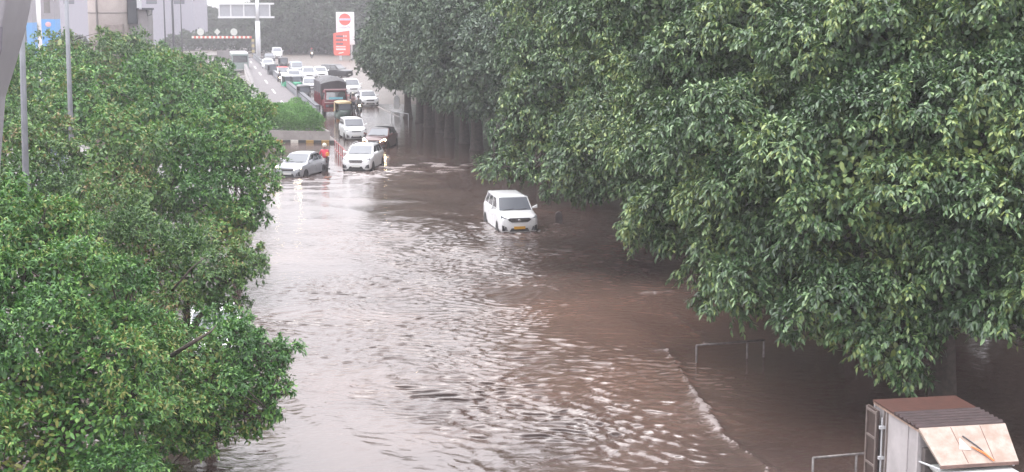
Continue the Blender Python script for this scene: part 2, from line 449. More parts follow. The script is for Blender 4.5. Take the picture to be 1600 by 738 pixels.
foam += .24 * np.exp(-((d + wob) / .06) ** 2) + .14 * np.exp(-((d + .5 * wob) / .25) ** 2) + .17 * np.exp(-(d / .9) ** 2) * (sd < 0)
k2 = [G(x, y) for x, y in ((1048, 488), (1066, 505), (1090, 522), (1105, 535))]
d2, _ = seg_dist(k2)
Z += .04 * np.exp(-((d2 + wob) / .12) ** 2); foam += .42 * np.exp(-((d2 + wob) / .12) ** 2)
k3 = [G(x, y) for x, y in ((985, 535), (1015, 548), (1042, 548))]
d3, _ = seg_dist(k3); foam += .32 * np.exp(-(d3 / .5) ** 2); Z += .02 * np.exp(-(d3 / .3) ** 2)
# flecks of foam down the right of the flow
foam += .26 * Gb(1085, 650, 1.3, 3) + .15 * Gb(960, 680, 3.0, 4) + .12 * Gb(880, 600, 3, 5) + .15 * Gb(740, 370, 6, 5)
foam += .17 * Gb(920, 350, 4, 7) + .22 * Gb(650, 305, 5, 5) + .24 * Gb(980, 340, 3, 6) + .26 * Gb(620, 262, 6, 4) + .22 * Gb(700, 262, 7, 4)
foam += .26 * Gb(440, 715, 4, 2.5)
# bow waves pushed by the wading cars
def bow(px0, py0, px1, py1, amp, w, fo, seed):
    a = G(px0, py0); c = G(px1, py1); pts = [a + (c - a) * (i / 8) + Vector((0, .9 * math.sin(i * 1.3 + seed), 0)) for i in range(9)]
    dd, _ = seg_dist(pts); dd = np.abs(dd + .45 * smooth_noise(2.2, 70 + seed, 14))
    amp = amp * .7
    return amp * np.exp(-(dd / w) ** 2), fo * np.exp(-(dd / (w * .8)) ** 2)
for args in ((470, 283, 560, 274, .07, .55, .33, 1), (545, 274, 640, 272, .09, .5, .36, 2), (600, 262, 735, 258, .07, .6, .33, 3), (600, 283, 700, 279, .05, .5, .2, 4),
             (600, 271, 720, 268, .06, .5, .34, 5), (590, 244, 700, 250, .05, .6, .26, 6), (440, 290, 520, 292, .05, .5, .1, 7)):
    zz, ff = bow(*args); Z += zz; foam += ff
for (px, py, rr) in ((812, 364, 2.2), (770, 345, 1.6), (557, 268, 1.8), (458, 277, 1.8), (870, 350, .9)):
    p = G(px, py); dd = np.hypot(XX - p.x, (YY - p.y))
    Z += .028 * np.cos(2 * math.pi * dd / .6) * np.exp(-(dd / rr) ** 2) ; foam += .27 * np.exp(-(dd / (rr * .6)) ** 2)
# a long lip of current across the lower left
d4, s4 = seg_dist([G(x, y) for x, y in ((395, 570), (430, 600), (500, 650), (560, 690), (640, 735))])
Z += .035 * np.exp(-((d4 + wob) / .28) ** 2); foam += .12 * np.exp(-(d4 / .3) ** 2)
d5, s5 = seg_dist([G(x, y) for x, y in ((455, 507), (475, 505), (520, 485), (600, 470))])
Z += .03 * np.exp(-((d5 + wob) / .25) ** 2)
Z *= np.clip((15.2 - XX) / 1.5, 0, 1) * np.clip((XX + 18.5) / 1.5, 0, 1)
out = (YY > 118) | (XX < -58) | (XX > 40)
Z = np.where(out, 0, Z)
Z = Z * np.clip((124 - YY) / 15, 0, 1)
roughn = np.clip(.08 + .30 * live * fade, .05, .5) * (1 - .6 * right * (YY < 50))
ny, nx = XX.shape
idx = np.arange(nx * ny).reshape(ny, nx)
f4 = np.stack([idx[:-1, :-1].ravel(), idx[:-1, 1:].ravel(), idx[1:, 1:].ravel(), idx[1:, :-1].ravel()], 1)
skew = np.clip(live, 0, 1.1) * (.022 + .008 * coarse) * np.clip(w1 * coarse + w2 * (1 - .4 * coarse), -2.0, 2.0) * (np.abs(Z) > 1e-5) * np.clip((112 - YY) / 20, 0, 1) * (XX > -17.5) * (XX < 13)
me = mesh_np('water', np.stack([XX.ravel(), (YY - skew).ravel(), Z.ravel()], 1), f4, water_mat(), smooth=True)
silt = np.clip(.95 * Gb(930, 500, 3.2, 7) + .55 * Gb(1080, 500, 3, 6) + .45 * Gb(980, 620, 3, 5) + .25 * Gb(650, 250, 6, 8) + .30 * Gb(1130, 600, 3, 4) + .12 * smooth_noise(6, 61), 0, 1)
for nm, arr in (('silt', silt), ('foam', np.clip(foam, 0, 1)), ('rough', roughn)):
    a = me.attributes.new(nm, 'FLOAT', 'POINT'); a.data.foreach_set('value', arr.astype(np.float32).ravel())
struct(link('water', me))
def water_at(p):
    i = int(np.argmin(abs(Y - p.y))); j = int(np.argmin(abs(X - p.x))); return float(Z[i, j])

# ---- the separate carriageway with its parapets and the planted island
island_l = [(-18.6, 108.2), (-22.6, 124), (-27.2, 149)]
RAMP = mat('pinkish_concrete_road', (.125, .112, .116), .7, noise=.12, nscale=.5)
ra, rb = G(468, 163), G(394, 94)
la, lb = G(402, 155), G(381, 98)
def lerp(a, b_, t): return a + (b_ - a) * t
la, ra = la + (la - lb) * .22, ra + (ra - rb) * .16
n_ = 8
rl = [lerp(la, lb, i / n_) for i in range(n_ + 1)]; rr = [lerp(ra, rb, i / n_) for i in range(n_ + 1)]
b = MB(); vs = []
for p, q in zip(rl, rr): vs += [(p.x, p.y, .45), (q.x, q.y, .45), (p.x, p.y, -.3), (q.x, q.y, -.3)]
fs = []
for i in range(n_):
    a = 4 * i; c = a + 4
    fs += [(a, a + 1, c + 1, c), (a + 1, a + 3, c + 3, c + 1), (a + 2, a, c, c + 2), (a + 3, a + 2, c + 2, c + 3)]
fs += [(0, 2, 3, 1), (4 * n_, 4 * n_ + 1, 4 * n_ + 3, 4 * n_ + 2)]
b.add(vs, fs); struct(b.build('ramp_road', RAMP))
b = MB()
for k in range(6):
    t0 = .05 + k * .16; a0 = lerp(lerp(la, lb, t0), lerp(ra, rb, t0), .52); a1 = lerp(lerp(la, lb, t0 + .06), lerp(ra, rb, t0 + .06), .52)
    b.add([(a0.x - .08, a0.y, .454), (a0.x + .08, a0.y, .454), (a1.x + .08, a1.y, .454), (a1.x - .08, a1.y, .454)], [(0, 1, 2, 3)])
struct(b.build('road_markings', mat('worn_white_line', (.62, .60, .58), .6)))
def wall_line(name, pts, w, z0, z1, m, label, cat, group=None, cope=None):
    b = MB()
    ln = []
    for i, p in enumerate(pts):
        dd = (pts[min(i + 1, len(pts) - 1)] - pts[max(0, i - 1)]); dd.z = 0; dd.normalize()
        nn = Vector((dd.y, -dd.x, 0)) * (w / 2); ln.append((p - nn, p + nn))
    vs = []
    for a, c in ln: vs += [(a.x, a.y, z0), (c.x, c.y, z0), (c.x, c.y, z1), (a.x, a.y, z1)]
    fs = [(0, 1, 2, 3), tuple(4 * (len(pts) - 1) + k for k in (3, 2, 1, 0))]
    for i in range(len(pts) - 1):
        a = 4 * i
        for k in range(4): fs.append((a + k, a + (k + 1) % 4, a + 4 + (k + 1) % 4, a + 4 + k))
    b.add(vs, fs)
    if cope is None: return tag(b.build(name, m), label, cat, group)
    root = thing(name, label, cat, (0, 0, 0), 0, group)
    b.build('wall_face', m, root)
    b2 = MB(); vs = []
    for (a, c) in ln:
        e = (c - a).normalized() * .05
        vs += [(a.x - e.x, a.y - e.y, z1 + .002), (c.x + e.x, c.y + e.y, z1 + .002), (c.x + e.x, c.y + e.y, z1 + .1), (a.x - e.x, a.y - e.y, z1 + .1)]
    b2.add(vs, fs); b2.build('coping', cope, root)
    return root
rr2 = [lerp(ra, rb, i / 6) + Vector((.3, 0, 0)) for i in range(7)]
wall_line('parapet', rr2, .3, -.3, 1.0, METAL_G, 'grey parapet with dark top rail between the ramp and the traffic queue', 'parapet', cope=METAL_D)
ll2 = [lerp(la, lb, i / 6) + Vector((-.3, 0, 0)) for i in range(7)]
wall_line('parapet', ll2, .3, -.3, 1.15, mat('pale_parapet', (.55, .53, .52), .7, noise=.15, nscale=1), 'pale parapet on the ramp side nearest the left trees', 'parapet', cope=CONC_D)

# island: soil, low wall, painted kerb, hedge
p0, p1 = G(424, 222), G(527, 224)
p2 = p1 + U * 42; p3 = p0 + U * 42
p2.x -= 0.4
def slab(name, ps, z0, z1, m):
    b = MB(); n = len(ps)
    b.add([(p.x, p.y, z0) for p in ps] + [(p.x, p.y, z1) for p in ps], [tuple(range(n))[::-1], tuple(range(n, 2 * n))] + [(i, (i + 1) % n, n + (i + 1) % n, n + i) for i in range(n)])
    return b.build(name, m)
isl = slab('traffic_island_ground', [p0 + Vector((-6, 0, 0)), p1, p2, p3 + Vector((-6, 0, 0))], -.5, .16, PAVE); struct(isl)
# painted kerb stones: each one alternately black / white / yellow
kr = thing('painted_kerb', 'kerb in black, white and yellow blocks below the green hedge', 'kerb', (0, 0, 0))
KB = [mat('kerb_black', (.04, .04, .04), .7), mat('kerb_white', (.58, .55, .5), .7, noise=.2), mat('kerb_yellow', (.34, .21, .06), .7, noise=.2)]
a_, b_ = p0 + Vector((-3, -.16, 0)), p1 + Vector((0, -.16, 0))
nst = 14
for i in range(nst):
    q0 = lerp(a_, b_, i / nst); q1 = lerp(a_, b_, (i + .97) / nst)
    bb = MB(); bb.hexa([(q0.x, q0.y, -.4), (q1.x, q1.y, -.4), (q1.x, q1.y + .15, -.4), (q0.x, q0.y + .15, -.4), (q0.x, q0.y, .20), (q1.x, q1.y, .20), (q1.x, q1.y + .15, .20), (q0.x, q0.y + .15, .20)])
    bb.build('kerb_stone', KB[0] if i % 2 else KB[2 if i in (10, 12, 6) else 1], kr, bevel=.012)
w0, w1_ = p0 + Vector((-4, .7, 0)), p1 + Vector((-.7, .6, 0))
ww = [w0, lerp(w0, w1_, .5), w1_, w1_ + U * 7 + Vector((-.3, 0, 0)), w1_ + U * 14 + Vector((-.4, 0, 0))]
wall_line('planter_wall', ww, .25, .1, .80, CONC, 'low grey concrete wall holding the green hedge', 'wall')
# ------------------------------------------------------------------ foliage
def unit(a): return a / np.maximum(np.linalg.norm(a, axis=-1, keepdims=True), 1e-9)
def leaf_arrays(pos, dirv, nrm, ln, wd, rs):
    """pos,dirv,nrm (n,3); ln,wd (n,) -> verts, faces: leaves of two folded quads"""
    n = len(pos)
    dirv = unit(dirv); side = unit(np.cross(dirv, nrm)); nrm = np.cross(side, dirv)
    P = np.empty((n, 6, 3), dtype=np.float32)
    L = ln[:, None]; W = wd[:, None]
    down = np.array([0, 0, -1.0]) * L * .10
    P[:, 0] = pos
    P[:, 1] = pos + dirv * L * .30 + side * W * .46 + nrm * W * .16
    P[:, 2] = pos + dirv * L * .68 + side * W * .40 + nrm * W * .13 + down * .5
    P[:, 3] = pos + dirv * L + down * 1.4
    P[:, 4] = pos + dirv * L * .68 - side * W * .40 + nrm * W * .13 + down * .5
    P[:, 5] = pos + dirv * L * .30 - side * W * .46 + nrm * W * .16
    i = np.arange(n) * 6
    f = np.concatenate([np.stack([i, i + 1, i + 2, i + 3], 1), np.stack([i, i + 3, i + 4, i + 5], 1)])
    return P.reshape(-1, 3), f

def crown_np(blobs, sp=.6, cr=.55, twigs=18, leaves=8, ll=.13, lw=.055, droop=.6, seed=0, low=-.75, inner=True, flat=.75, lobes=7, ls=(.26, .42), lr=5):
    """blobs [(x,y,z,r)]; clumps over the lobes, twigs in the clumps, leaves on the twigs. Also returns clump points."""
    rs = np.random.default_rng(seed)
    B = np.array([(b[0], b[1], b[2], b[3]) for b in blobs])
    # every limb end carries a handful of rounded sub-lobes, so deep creases stay between them
    S = []
    for (x, y, z, r) in B:
        n = int(lobes + lr * r) if r > .6 else 1
        if n == 1: S.append((x, y, z, r)); continue
        i = np.arange(n) + .5
        phi = np.arccos(1 - 2 * i / n); th = math.pi * (1 + 5 ** .5) * i + rs.uniform(0, 6)
        for p_, t_ in zip(phi, th):
            sr = r * rs.uniform(*ls); rr = (r - sr * .8) * rs.uniform(.82, 1.22) 
            S.append((x + rr * math.cos(t_) * math.sin(p_), y + rr * math.sin(t_) * math.sin(p_), z + rr * math.cos(p_) * (flat + .1), sr))
    S = np.array(S)
    pts = []; outs = []
    cen = B[:, :3].mean(0)
    for k, (x, y, z, r) in enumerate(S):
        n = max(5, int(4 * math.pi * r * r / (sp * sp)))
        i = np.arange(n) + .5
        phi = np.arccos(1 - 2 * i / n); th = math.pi * (1 + 5 ** .5) * i + rs.uniform(0, 6)
        dv = np.stack([np.cos(th) * np.sin(phi), np.sin(th) * np.sin(phi), np.cos(phi)], 1)
        dv = unit(dv + rs.normal(0, .12, dv.shape))
        p = np.array([x, y, z]) + dv * (r * rs.uniform(.82, 1.08, n))[:, None] * np.array([1, 1, flat + .12])
        keep = (dv[:, 2] > low) & (rs.uniform(0, 1, n) > .08)
        dd_ = np.linalg.norm(p[:, None, :] - S[None, :, :3], axis=2) < S[None, :, 3] * .72
        dd_[:, k] = False
        keep &= ~dd_.any(1)
        d2_ = np.linalg.norm((p[:, None, :] - B[None, :, :3]), axis=2) < B[None, :, 3] * .66
        keep &= ~d2_.any(1)
        pts.append(p[keep]); outs.append(dv[keep])
    C = np.concatenate(pts); O = np.concatenate(outs)
    nc = len(C)
    size = rs.uniform(.55, 1.45, nc)
    # twigs
    nt = twigs
    Ci = np.repeat(np.arange(nc), nt)
    rnd = unit(rs.normal(0, 1, (nc * nt, 3)))
    o = O[Ci]
    rnd = unit(rnd + o * .55 + np.array([0, 0, .35]))
    start = C[Ci] + rnd * (size[Ci] * cr * .72 * rs.uniform(.55, 1.0, len(Ci)))[:, None] * np.array([1, 1, .72]) - o * (cr * .25)
    td = unit(o * .55 + rnd * .8 + np.array([0, 0, -droop]))
    tl = cr * (.5 + .5 * size[Ci]) * rs.uniform(.35, .85, nc * nt)
    # leaves
    nl = leaves
    Ti = np.repeat(np.arange(nc * nt), nl)
    t = (np.tile(np.arange(nl), nc * nt) + rs.uniform(0, .9, len(Ti))) / nl
    pos = start[Ti] + td[Ti] * (tl[Ti] * t)[:, None]; pos[:, 2] -= droop * .35 * tl[Ti] * t * t
    r3 = unit(rs.normal(0, 1, (len(Ti), 3)))
    ld = unit(td[Ti] * .55 + r3 * .75 + np.array([0, 0, -droop * .75]))
    nm = unit(np.array([0, 0, 1.0]) + r3[:, [1, 2, 0]] * .45 + o[Ti] * .45)
    ln = ll * rs.uniform(.65, 1.2, len(Ti)); wd = lw * rs.uniform(.75, 1.2, len(Ti))
    v, f = leaf_arrays(pos, ld, nm, ln, wd, rs)
    if inner:
        vv = [v]; ff = [f]; off = len(v)
        for (x, y, z, r) in B:
            n = int(420 * r * r * (.15 / ll) ** 1.2)
            dv = unit(rs.normal(0, 1, (n, 3)))
            p = np.array([x, y, z]) + dv * (r * rs.uniform(.36, .74, n))[:, None] * np.array([1, 1, flat + .1])
            v2, f2 = leaf_arrays(p, unit(rs.normal(0, 1, (n, 3))), dv, np.full(n, ll * 1.25) * rs.uniform(.7, 1.3, n), np.full(n, lw * 1.7), rs)
            vv.append(v2); ff.append(f2 + off); off += len(v2)
        v = np.concatenate(vv); f = np.concatenate(ff)
    return v, f, C

def limb(b, a, c, r0, r1, rnd, sag=0.0, n=6, seg=6):
    a = Vector(a); c = Vector(c); L = (c - a).length
    pts = []; rs_ = []
    w = Vector((rnd.uniform(-1, 1), rnd.uniform(-1, 1), rnd.uniform(-.5, .5))) * L * .06
    for i in range(seg + 1):
        t = i / seg
        p = a.lerp(c, t) + w * math.sin(math.pi * t * 1.3) + Vector((0, 0, sag * L * math.sin(math.pi * t)))
        pts.append(p); rs_.append(r0 + (r1 - r0) * t)
    b.tube(pts, rs_, n)

def make_tree(name, label, base, blobs, lm, trunk_r=.28, fork=.32, group=None, cat='tree', seed=0, twiggy=10, trunk_top=None, **kw):
    base = Vector(base)
    root = thing(name, label, cat, base, 0, group)
    loc = [(b[0] - base.x, b[1] - base.y, b[2] - base.z, b[3]) for b in blobs]
    v, f, C = crown_np(loc, seed=seed, **kw)
    me = mesh_np('crown', v, f, lm)
    link('crown', me, root)
    rnd = random.Random(seed)
    b = MB()
    zt = sum(l[2] for l in loc) / len(loc)
    fk = Vector((sum(l[0] for l in loc) / len(loc) * .15, sum(l[1] for l in loc) / len(loc) * .15, max(1.6, zt * fork * 1.4)))
    # flared foot
    b.tube([(0, 0, -.1), (0, 0, .25), (fk.x * .3, fk.y * .3, fk.z * .45), (fk.x * .7, fk.y * .7, fk.z * .8), tuple(fk)], [trunk_r * 1.45, trunk_r * 1.1, trunk_r * .92, trunk_r * .85, trunk_r * .8], 10)
    for l in loc:
        c = Vector(l[:3]); mid = fk.lerp(c, .55) + Vector((0, 0, .06 * (c - fk).length))
        limb(b, fk - Vector((0, 0, .2)), mid, trunk_r * .55, trunk_r * .3, rnd)
        limb(b, mid, c, trunk_r * .3, trunk_r * .14, rnd)
        near = sorted(range(len(C)), key=lambda i: abs((C[i][0] - c.x) ** 2 + (C[i][1] - c.y) ** 2 + (C[i][2] - c.z) ** 2 - l[3] ** 2 * .8) if twiggy else 0)[:twiggy * 3]
        rnd.shuffle(near)
        for i in near[:twiggy]:
            limb(b, c, Vector([float(q) for q in C[i]]), trunk_r * .12, .012, rnd, sag=.04, n=4, seg=4)
    b.build('trunk', BARK, root, smooth=True)
    return root
def Bl(px, py, dep, r):
    p = D(px, py, dep); return (p.x, p.y, p.z, r)
def row(Yv, off=0.0): return (-2.4 + .237 * (100 - Yv) + off, Yv, road_z(Yv) + .1)

RK = dict(lobes=6, lr=2.6, ls=(.28, .44), low=-.42, ll=.150, lw=.068, sp=.52, cr=.40, twigs=14, leaves=9, droop=.62)
t1 = make_tree('ficus_tree', 'big broad-leaved tree drooping over the mini truck in the lower right', G(1472, 640) + Vector((0, 0, -.2)),
    [Bl(1205, 415, 36, 1.75), Bl(1325, 480, 33.5, 1.6), Bl(1350, 290, 34, 2.7), Bl(1200, 250, 37, 2.6), Bl(1455, 440, 33.5, 1.7),
     Bl(1400, 70, 36, 3.0), Bl(1525, 425, 32.5, 1.9), Bl(1540, 210, 33, 2.7), Bl(1630, 470, 31.5, 1.7), Bl(1640, 320, 32, 2.4), Bl(1620, 40, 34, 2.8), Bl(1500, -110, 37, 3.4), Bl(1400, 540, 33, .9), Bl(1700, 180, 35, 3)],
    LEAF_R, trunk_r=.34, seed=21, **RK)
t2 = make_tree('ficus_tree', 'tall broad-leaved tree overhanging the flood, left edge of the nearest right-hand foliage', row(43.5),
    [Bl(1075, 325, 41, 1.75), Bl(1020, 360, 42, .85), Bl(1120, 190, 42, 2.9), Bl(1060, 60, 46, 3.2), Bl(1230, 60, 41, 3.2), Bl(1115, 415, 39.5, .85), Bl(1250, -120, 44, 3.8), Bl(1020, 230, 44, 1.7), Bl(1165, 445, 38.5, .8), Bl(1300, 180, 42, 3)],
    LEAF_R, trunk_r=.32, seed=22, **RK)
RM = dict(lobes=6, lr=2.6, ls=(.28, .44), low=-.42, ll=.17, lw=.077, sp=.58, cr=.44, twigs=12, leaves=8, droop=.6)
t3 = make_tree('ficus_tree', 'dark broad-leaved tree hanging low behind the white minivan', row(57),
    [Bl(800, 232, 60, .9), Bl(838, 195, 60, 1.6), Bl(880, 140, 60, 2.4), Bl(915, 245, 56, 1.4), Bl(930, 285, 55, .9), Bl(965, 225, 54, 2.3), Bl(880, 45, 62, 2.8), Bl(985, 60, 60, 3.4), Bl(960, -60, 62, 3.8), Bl(1060, 160, 58, 3), Bl(775, 262, 59, .6), Bl(885, 285, 56, .8), Bl(830, 268, 58, .6)],
    LEAF_R, trunk_r=.3, seed=23, **RM)
# the far row: three crowns, copied along the kerb
RF = dict(low=-.35, ll=.25, lw=.12, sp=.80, cr=.60, twigs=9, leaves=7, droop=.5)
def far_blobs(seed, h=11.0, r=4.6):
    rn = random.Random(seed); out = []
    for lev, (z, rad, n, br) in enumerate(((4.7, .55, 6, 1.5), (6.3, .70, 7, 2.1), (8.2, .55, 6, 2.2), (10.3, .22, 3, 2.1))):
        for i in range(n):
            a = 2 * math.pi * (i + rn.uniform(-.2, .2)) / n + lev
            rr = r * rad * rn.uniform(.8, 1.15)
            out.append((rr * math.cos(a), rr * math.sin(a), z * h / 11 + rn.uniform(-.4, .4), br * rn.uniform(.8, 1.15)))
    return out
PF = []
far_spots = [(100, 0), (104.6, .1), (109, -.1), (113.5, .2), (118.2, 0), (122.8, .1), (127.5, -.1)]
words_ = ['first', 'second', 'third', 'fourth', 'fifth', 'sixth', 'last']
for i, (yv, off) in enumerate(far_spots):
    lab = ('%s trunk of the visible row of roadside trees, counted from the nearest' % words_[i]) if i else 'thickest trunk of the roadside row, next to the foliage above the minivan'
    if i < 3:
        bp = row(yv, off)
        t = make_tree('roadside_tree', lab, bp, [(bp[0] + x, bp[1] + y, bp[2] + z, r) for x, y, z, r in far_blobs(60 + i)], LEAF_F, trunk_r=.42 if i == 0 else .36, group='trees in a row along the right kerb', seed=60 + i, twiggy=0, **RF)
        PF.append(t)
    else:
        t = copy_tree(PF[i % 3]); t.location = row(yv, off); t.rotation_euler.z = i * 1.3; t['label'] = lab
        if i >= 5: t.scale = ((.88, .80)[i - 5],) * 3
more = [(92.5, .3, 1.0), (85, .6, 1.0), (77, .9, 1.05), (69, 1.6, 1.1), (50, 2.5, 1.1), (134, 2.4, .95), (142, 4.5, 1.0), (151, 7.0, 1.05), (162, 8.5, 1.05), (175, 12, 1.1),
        (120, 9, 1.1), (105, 9.5, 1.15), (90, 10, 1.2), (75, 10, 1.2), (60, 10.5, 1.2), (45, 10, 1.2), (190, 16, 1.1), (135, 10, 1.1), (205, 20, 1.1), (37, 13, 1.2)]
for i, (yv, off, s) in enumerate(more):
    t = copy_tree(PF[i % 3]); t.location = row(yv, off); t.rotation_euler.z = i * 2.1 + .4; t.scale = (s, s, s)
    t['group'] = 'trees massed behind the right kerb'; t['label'] = 'broad-leaved tree whose crown merges into the dark mass along the right kerb'

# ---- left-hand trees: fine leaves, brighter green
LN = dict(lobes=4, lr=2.2, ls=(.30, .46), low=-.22, ll=.105, lw=.042, sp=.38, cr=.28, twigs=14, leaves=10, droop=.12, flat=.8)
LM = dict(lobes=4, lr=2.2, ls=(.30, .46), low=-.22, ll=.14, lw=.060, sp=.48, cr=.34, twigs=12, leaves=9, droop=.12, flat=.8)
LFK = dict(lobes=4, lr=2.2, ls=(.30, .46), low=-.22, ll=.20, lw=.085, sp=.62, cr=.44, twigs=11, leaves=8, droop=.12, flat=.8)
LG = 'trees along the left verge'
def base_at(px, dep, z=-.3):
    x = (px - 800) / F * dep; return (x, dep * math.cos(PITCH) + 1.2, z)
make_tree('feathery_tree', 'bright green tree filling the bottom left corner', base_at(60, 29),
    [Bl(40, 430, 29, 1.5), Bl(110, 480, 28, 1.45), Bl(150, 560, 27.5, 1.2), Bl(30, 600, 27.5, 1.7), Bl(120, 680, 27, 1.35), Bl(-60, 420, 29, 1.8), Bl(200, 640, 28.5, .8), Bl(20, 740, 27, 1.3), Bl(190, 505, 28.5, .75), Bl(15, 350, 30, .8), Bl(-70, 620, 28, 1.8), Bl(70, 380, 30, 1.0), Bl(150, 755, 27, 1.1)],
    LEAF_L, trunk_r=.2, group=LG, seed=31, **LN)
ft2 = make_tree('feathery_tree', 'green tree whose branch reaches farthest over the water, lower left', base_at(300, 33),
    [Bl(330, 590, 32, 1.35), Bl(393, 560, 32.5, .85), Bl(418, 605, 32, .5), Bl(270, 640, 31, 1.1), Bl(380, 650, 32, .72), Bl(235, 560, 32.5, 1.1), Bl(300, 690, 31.5, .6), Bl(215, 720, 31, .9), Bl(350, 520, 33, .75), Bl(440, 552, 32.5, .3), Bl(430, 650, 31.6, .3), Bl(400, 672, 31.6, .3), Bl(310, 655, 31.5, .8)],
    LEAF_L, trunk_r=.17, group=LG, seed=32, **LN)
ft3 = make_tree('feathery_tree', 'olive green tree with a bare bent twig, directly above the overhanging branch', base_at(270, 38),
    [Bl(300, 440, 37, 1.15), Bl(375, 425, 38, .6), Bl(345, 470, 37.5, .7), Bl(240, 400, 37.5, 1.25), Bl(190, 350, 38, 1.0), Bl(220, 480, 36.5, 1.2), Bl(150, 400, 37, 1.1), Bl(385, 400, 38.5, .38), Bl(290, 380, 38, .8), Bl(255, 545, 36, .7)],
    LEAF_L2, trunk_r=.16, group=LG, seed=33, **LN)
make_tree('feathery_tree', 'round deep green tree nearest the silver sedan', base_at(360, 52),
    [Bl(370, 250, 52, 1.35), Bl(400, 305, 51, .85), Bl(330, 320, 50, 1.3), Bl(395, 200, 54, .95), Bl(300, 260, 51, 1.5), Bl(260, 320, 50, 1.3), Bl(350, 365, 49, .75), Bl(390, 345, 50.5, .6), Bl(330, 200, 53, 1.2), Bl(270, 230, 52, 1.1)],
    LEAF_L, trunk_r=.2, group=LG, seed=34, **LM)
make_tree('feathery_tree', 'light green tree at the left edge behind the first grey lamp post', base_at(100, 47),
    [Bl(60, 290, 47, 1.5), Bl(150, 270, 48, 1.4), Bl(-20, 250, 47, 1.6), Bl(210, 260, 49, 1.2), Bl(120, 330, 45, 1.2), Bl(0, 320, 46, 1.3), Bl(220, 310, 48, 1.0), Bl(60, 220, 49, 1.1)],
    LEAF_L2, trunk_r=.2, group=LG, seed=35, **LM)
make_tree('feathery_tree', 'green tree on the left verge in front of the round concrete pier', base_at(200, 66),
    [Bl(190, 150, 66, 1.7), Bl(250, 180, 64, 1.6), Bl(130, 190, 63, 1.5), Bl(310, 170, 66, 1.6), Bl(200, 215, 61, 1.5), Bl(260, 130, 68, 1.4), Bl(365, 190, 66, 1.3), Bl(110, 150, 66, 1.3)],
    LEAF_L, trunk_r=.24, group=LG, seed=36, **LFK)
make_tree('feathery_tree', 'green tree at the far left under the blue painted panels', base_at(40, 72),
    [Bl(50, 150, 72, 2.0), Bl(-20, 170, 70, 2.0), Bl(100, 120, 76, 1.5), Bl(40, 100, 78, 1.3), Bl(0, 110, 76, 1.6), Bl(85, 190, 66, 1.5), Bl(0, 200, 64, 1.6)],
    LEAF_L, trunk_r=.24, group=LG, seed=37, **LFK)
make_tree('feathery_tree', 'yellow-tipped tree standing tallest against the round pier', base_at(180, 84),
    [Bl(170, 108, 84, 1.7), Bl(230, 114, 84, 1.7), Bl(172, 68, 86, 1.0), Bl(120, 105, 85, 1.6), Bl(280, 130, 82, 1.5), Bl(215, 72, 88, .9), Bl(90, 75, 90, 1.1)],
    LEAF_L2, trunk_r=.24, group=LG, seed=38, **LFK)
make_tree('feathery_tree', 'dark-edged tree beside the ramp parapet', base_at(335, 92),
    [Bl(330, 140, 92, 1.8), Bl(368, 150, 92, .9), Bl(290, 115, 95, 1.5), Bl(335, 112, 96, 1.0), Bl(250, 100, 97, 1.4), Bl(375, 150, 89, .8), Bl(300, 150, 88, 1.7), Bl(350, 160, 86, 1.3), Bl(395, 170, 84, .9)],
    LEAF_L, trunk_r=.24, group=LG, seed=39, **LFK)

for t_, pts_, r_ in ((ft2, ((268, 556, 30.9), (285, 545, 30.5), (305, 533, 30.4), (330, 518, 30.7), (338, 508, 31.2)), (.05, .045, .04, .022, .01)),
                   (ft3, ((262, 462, 36.2), (285, 436, 35.6), (300, 418, 35.5), (322, 402, 35.7)), (.035, .03, .02, .01))):
    b = MB(); b.tube([D(*q) - t_.location for q in pts_], list(r_), 6); b.build('branch', BARK, t_, smooth=True)
# ---- hedge on the island
def hedge(name, label, poly_pts, z0, hgt, lm, n, ll, lw, seed):
    rs = np.random.default_rng(seed)
    xs = [p.x for p in poly_pts]; ysq = [p.y for p in poly_pts]
    a, bq, c, dq = [np.array([p.x, p.y]) for p in poly_pts]
    u = rs.uniform(0, 1, n); w = rs.uniform(0, 1, n)
    P2 = (a[None] * (1 - u)[:, None] + bq[None] * u[:, None]) * (1 - w)[:, None] + (dq[None] * (1 - u)[:, None] + c[None] * u[:, None]) * w[:, None]
    edge = np.minimum(np.minimum(u, 1 - u) * 6, np.minimum(w, 1 - w) * 12)
    bump_ = .78 + .12 * np.sin(P2[:, 0] * 2.1 + .7 * P2[:, 1]) + .10 * np.sin(P2[:, 1] * 1.3 + 2) + .08 * np.sin(P2[:, 0] * 5 + P2[:, 1] * 3.3)
    top = hgt * bump_ * np.clip(.55 + edge, 0, 1)
    z = z0 + top * (1 - rs.uniform(0, 1, n) ** 2.2 * .95)
    pos = np.stack([P2[:, 0], P2[:, 1], z], 1)
    r3 = unit(rs.normal(0, 1, (n, 3)))
    v, f = leaf_arrays(pos, unit(r3 + np.array([0, -.2, .8])), unit(rs.normal(0, 1, (n, 3)) + np.array([0, -.4, .5])), ll * rs.uniform(.6, 1.3, n), lw * rs.uniform(.7, 1.2, n), rs)
    o = link(name, mesh_np(name, v, f, lm))
    return tag(o, label, 'hedge')
h0, h1 = w0 + Vector((0, .3, 0)), w1_ + Vector((-.25, .3, 0))
hedge('hedge', 'dense bright green hedge on the traffic island behind the silver sedan', [h0, h1, h1 + U * 11 + Vector((-.3, 0, 0)), h0 + U * 11], .6, 1.75, LEAF_H, 45000, .22, .06, 5)

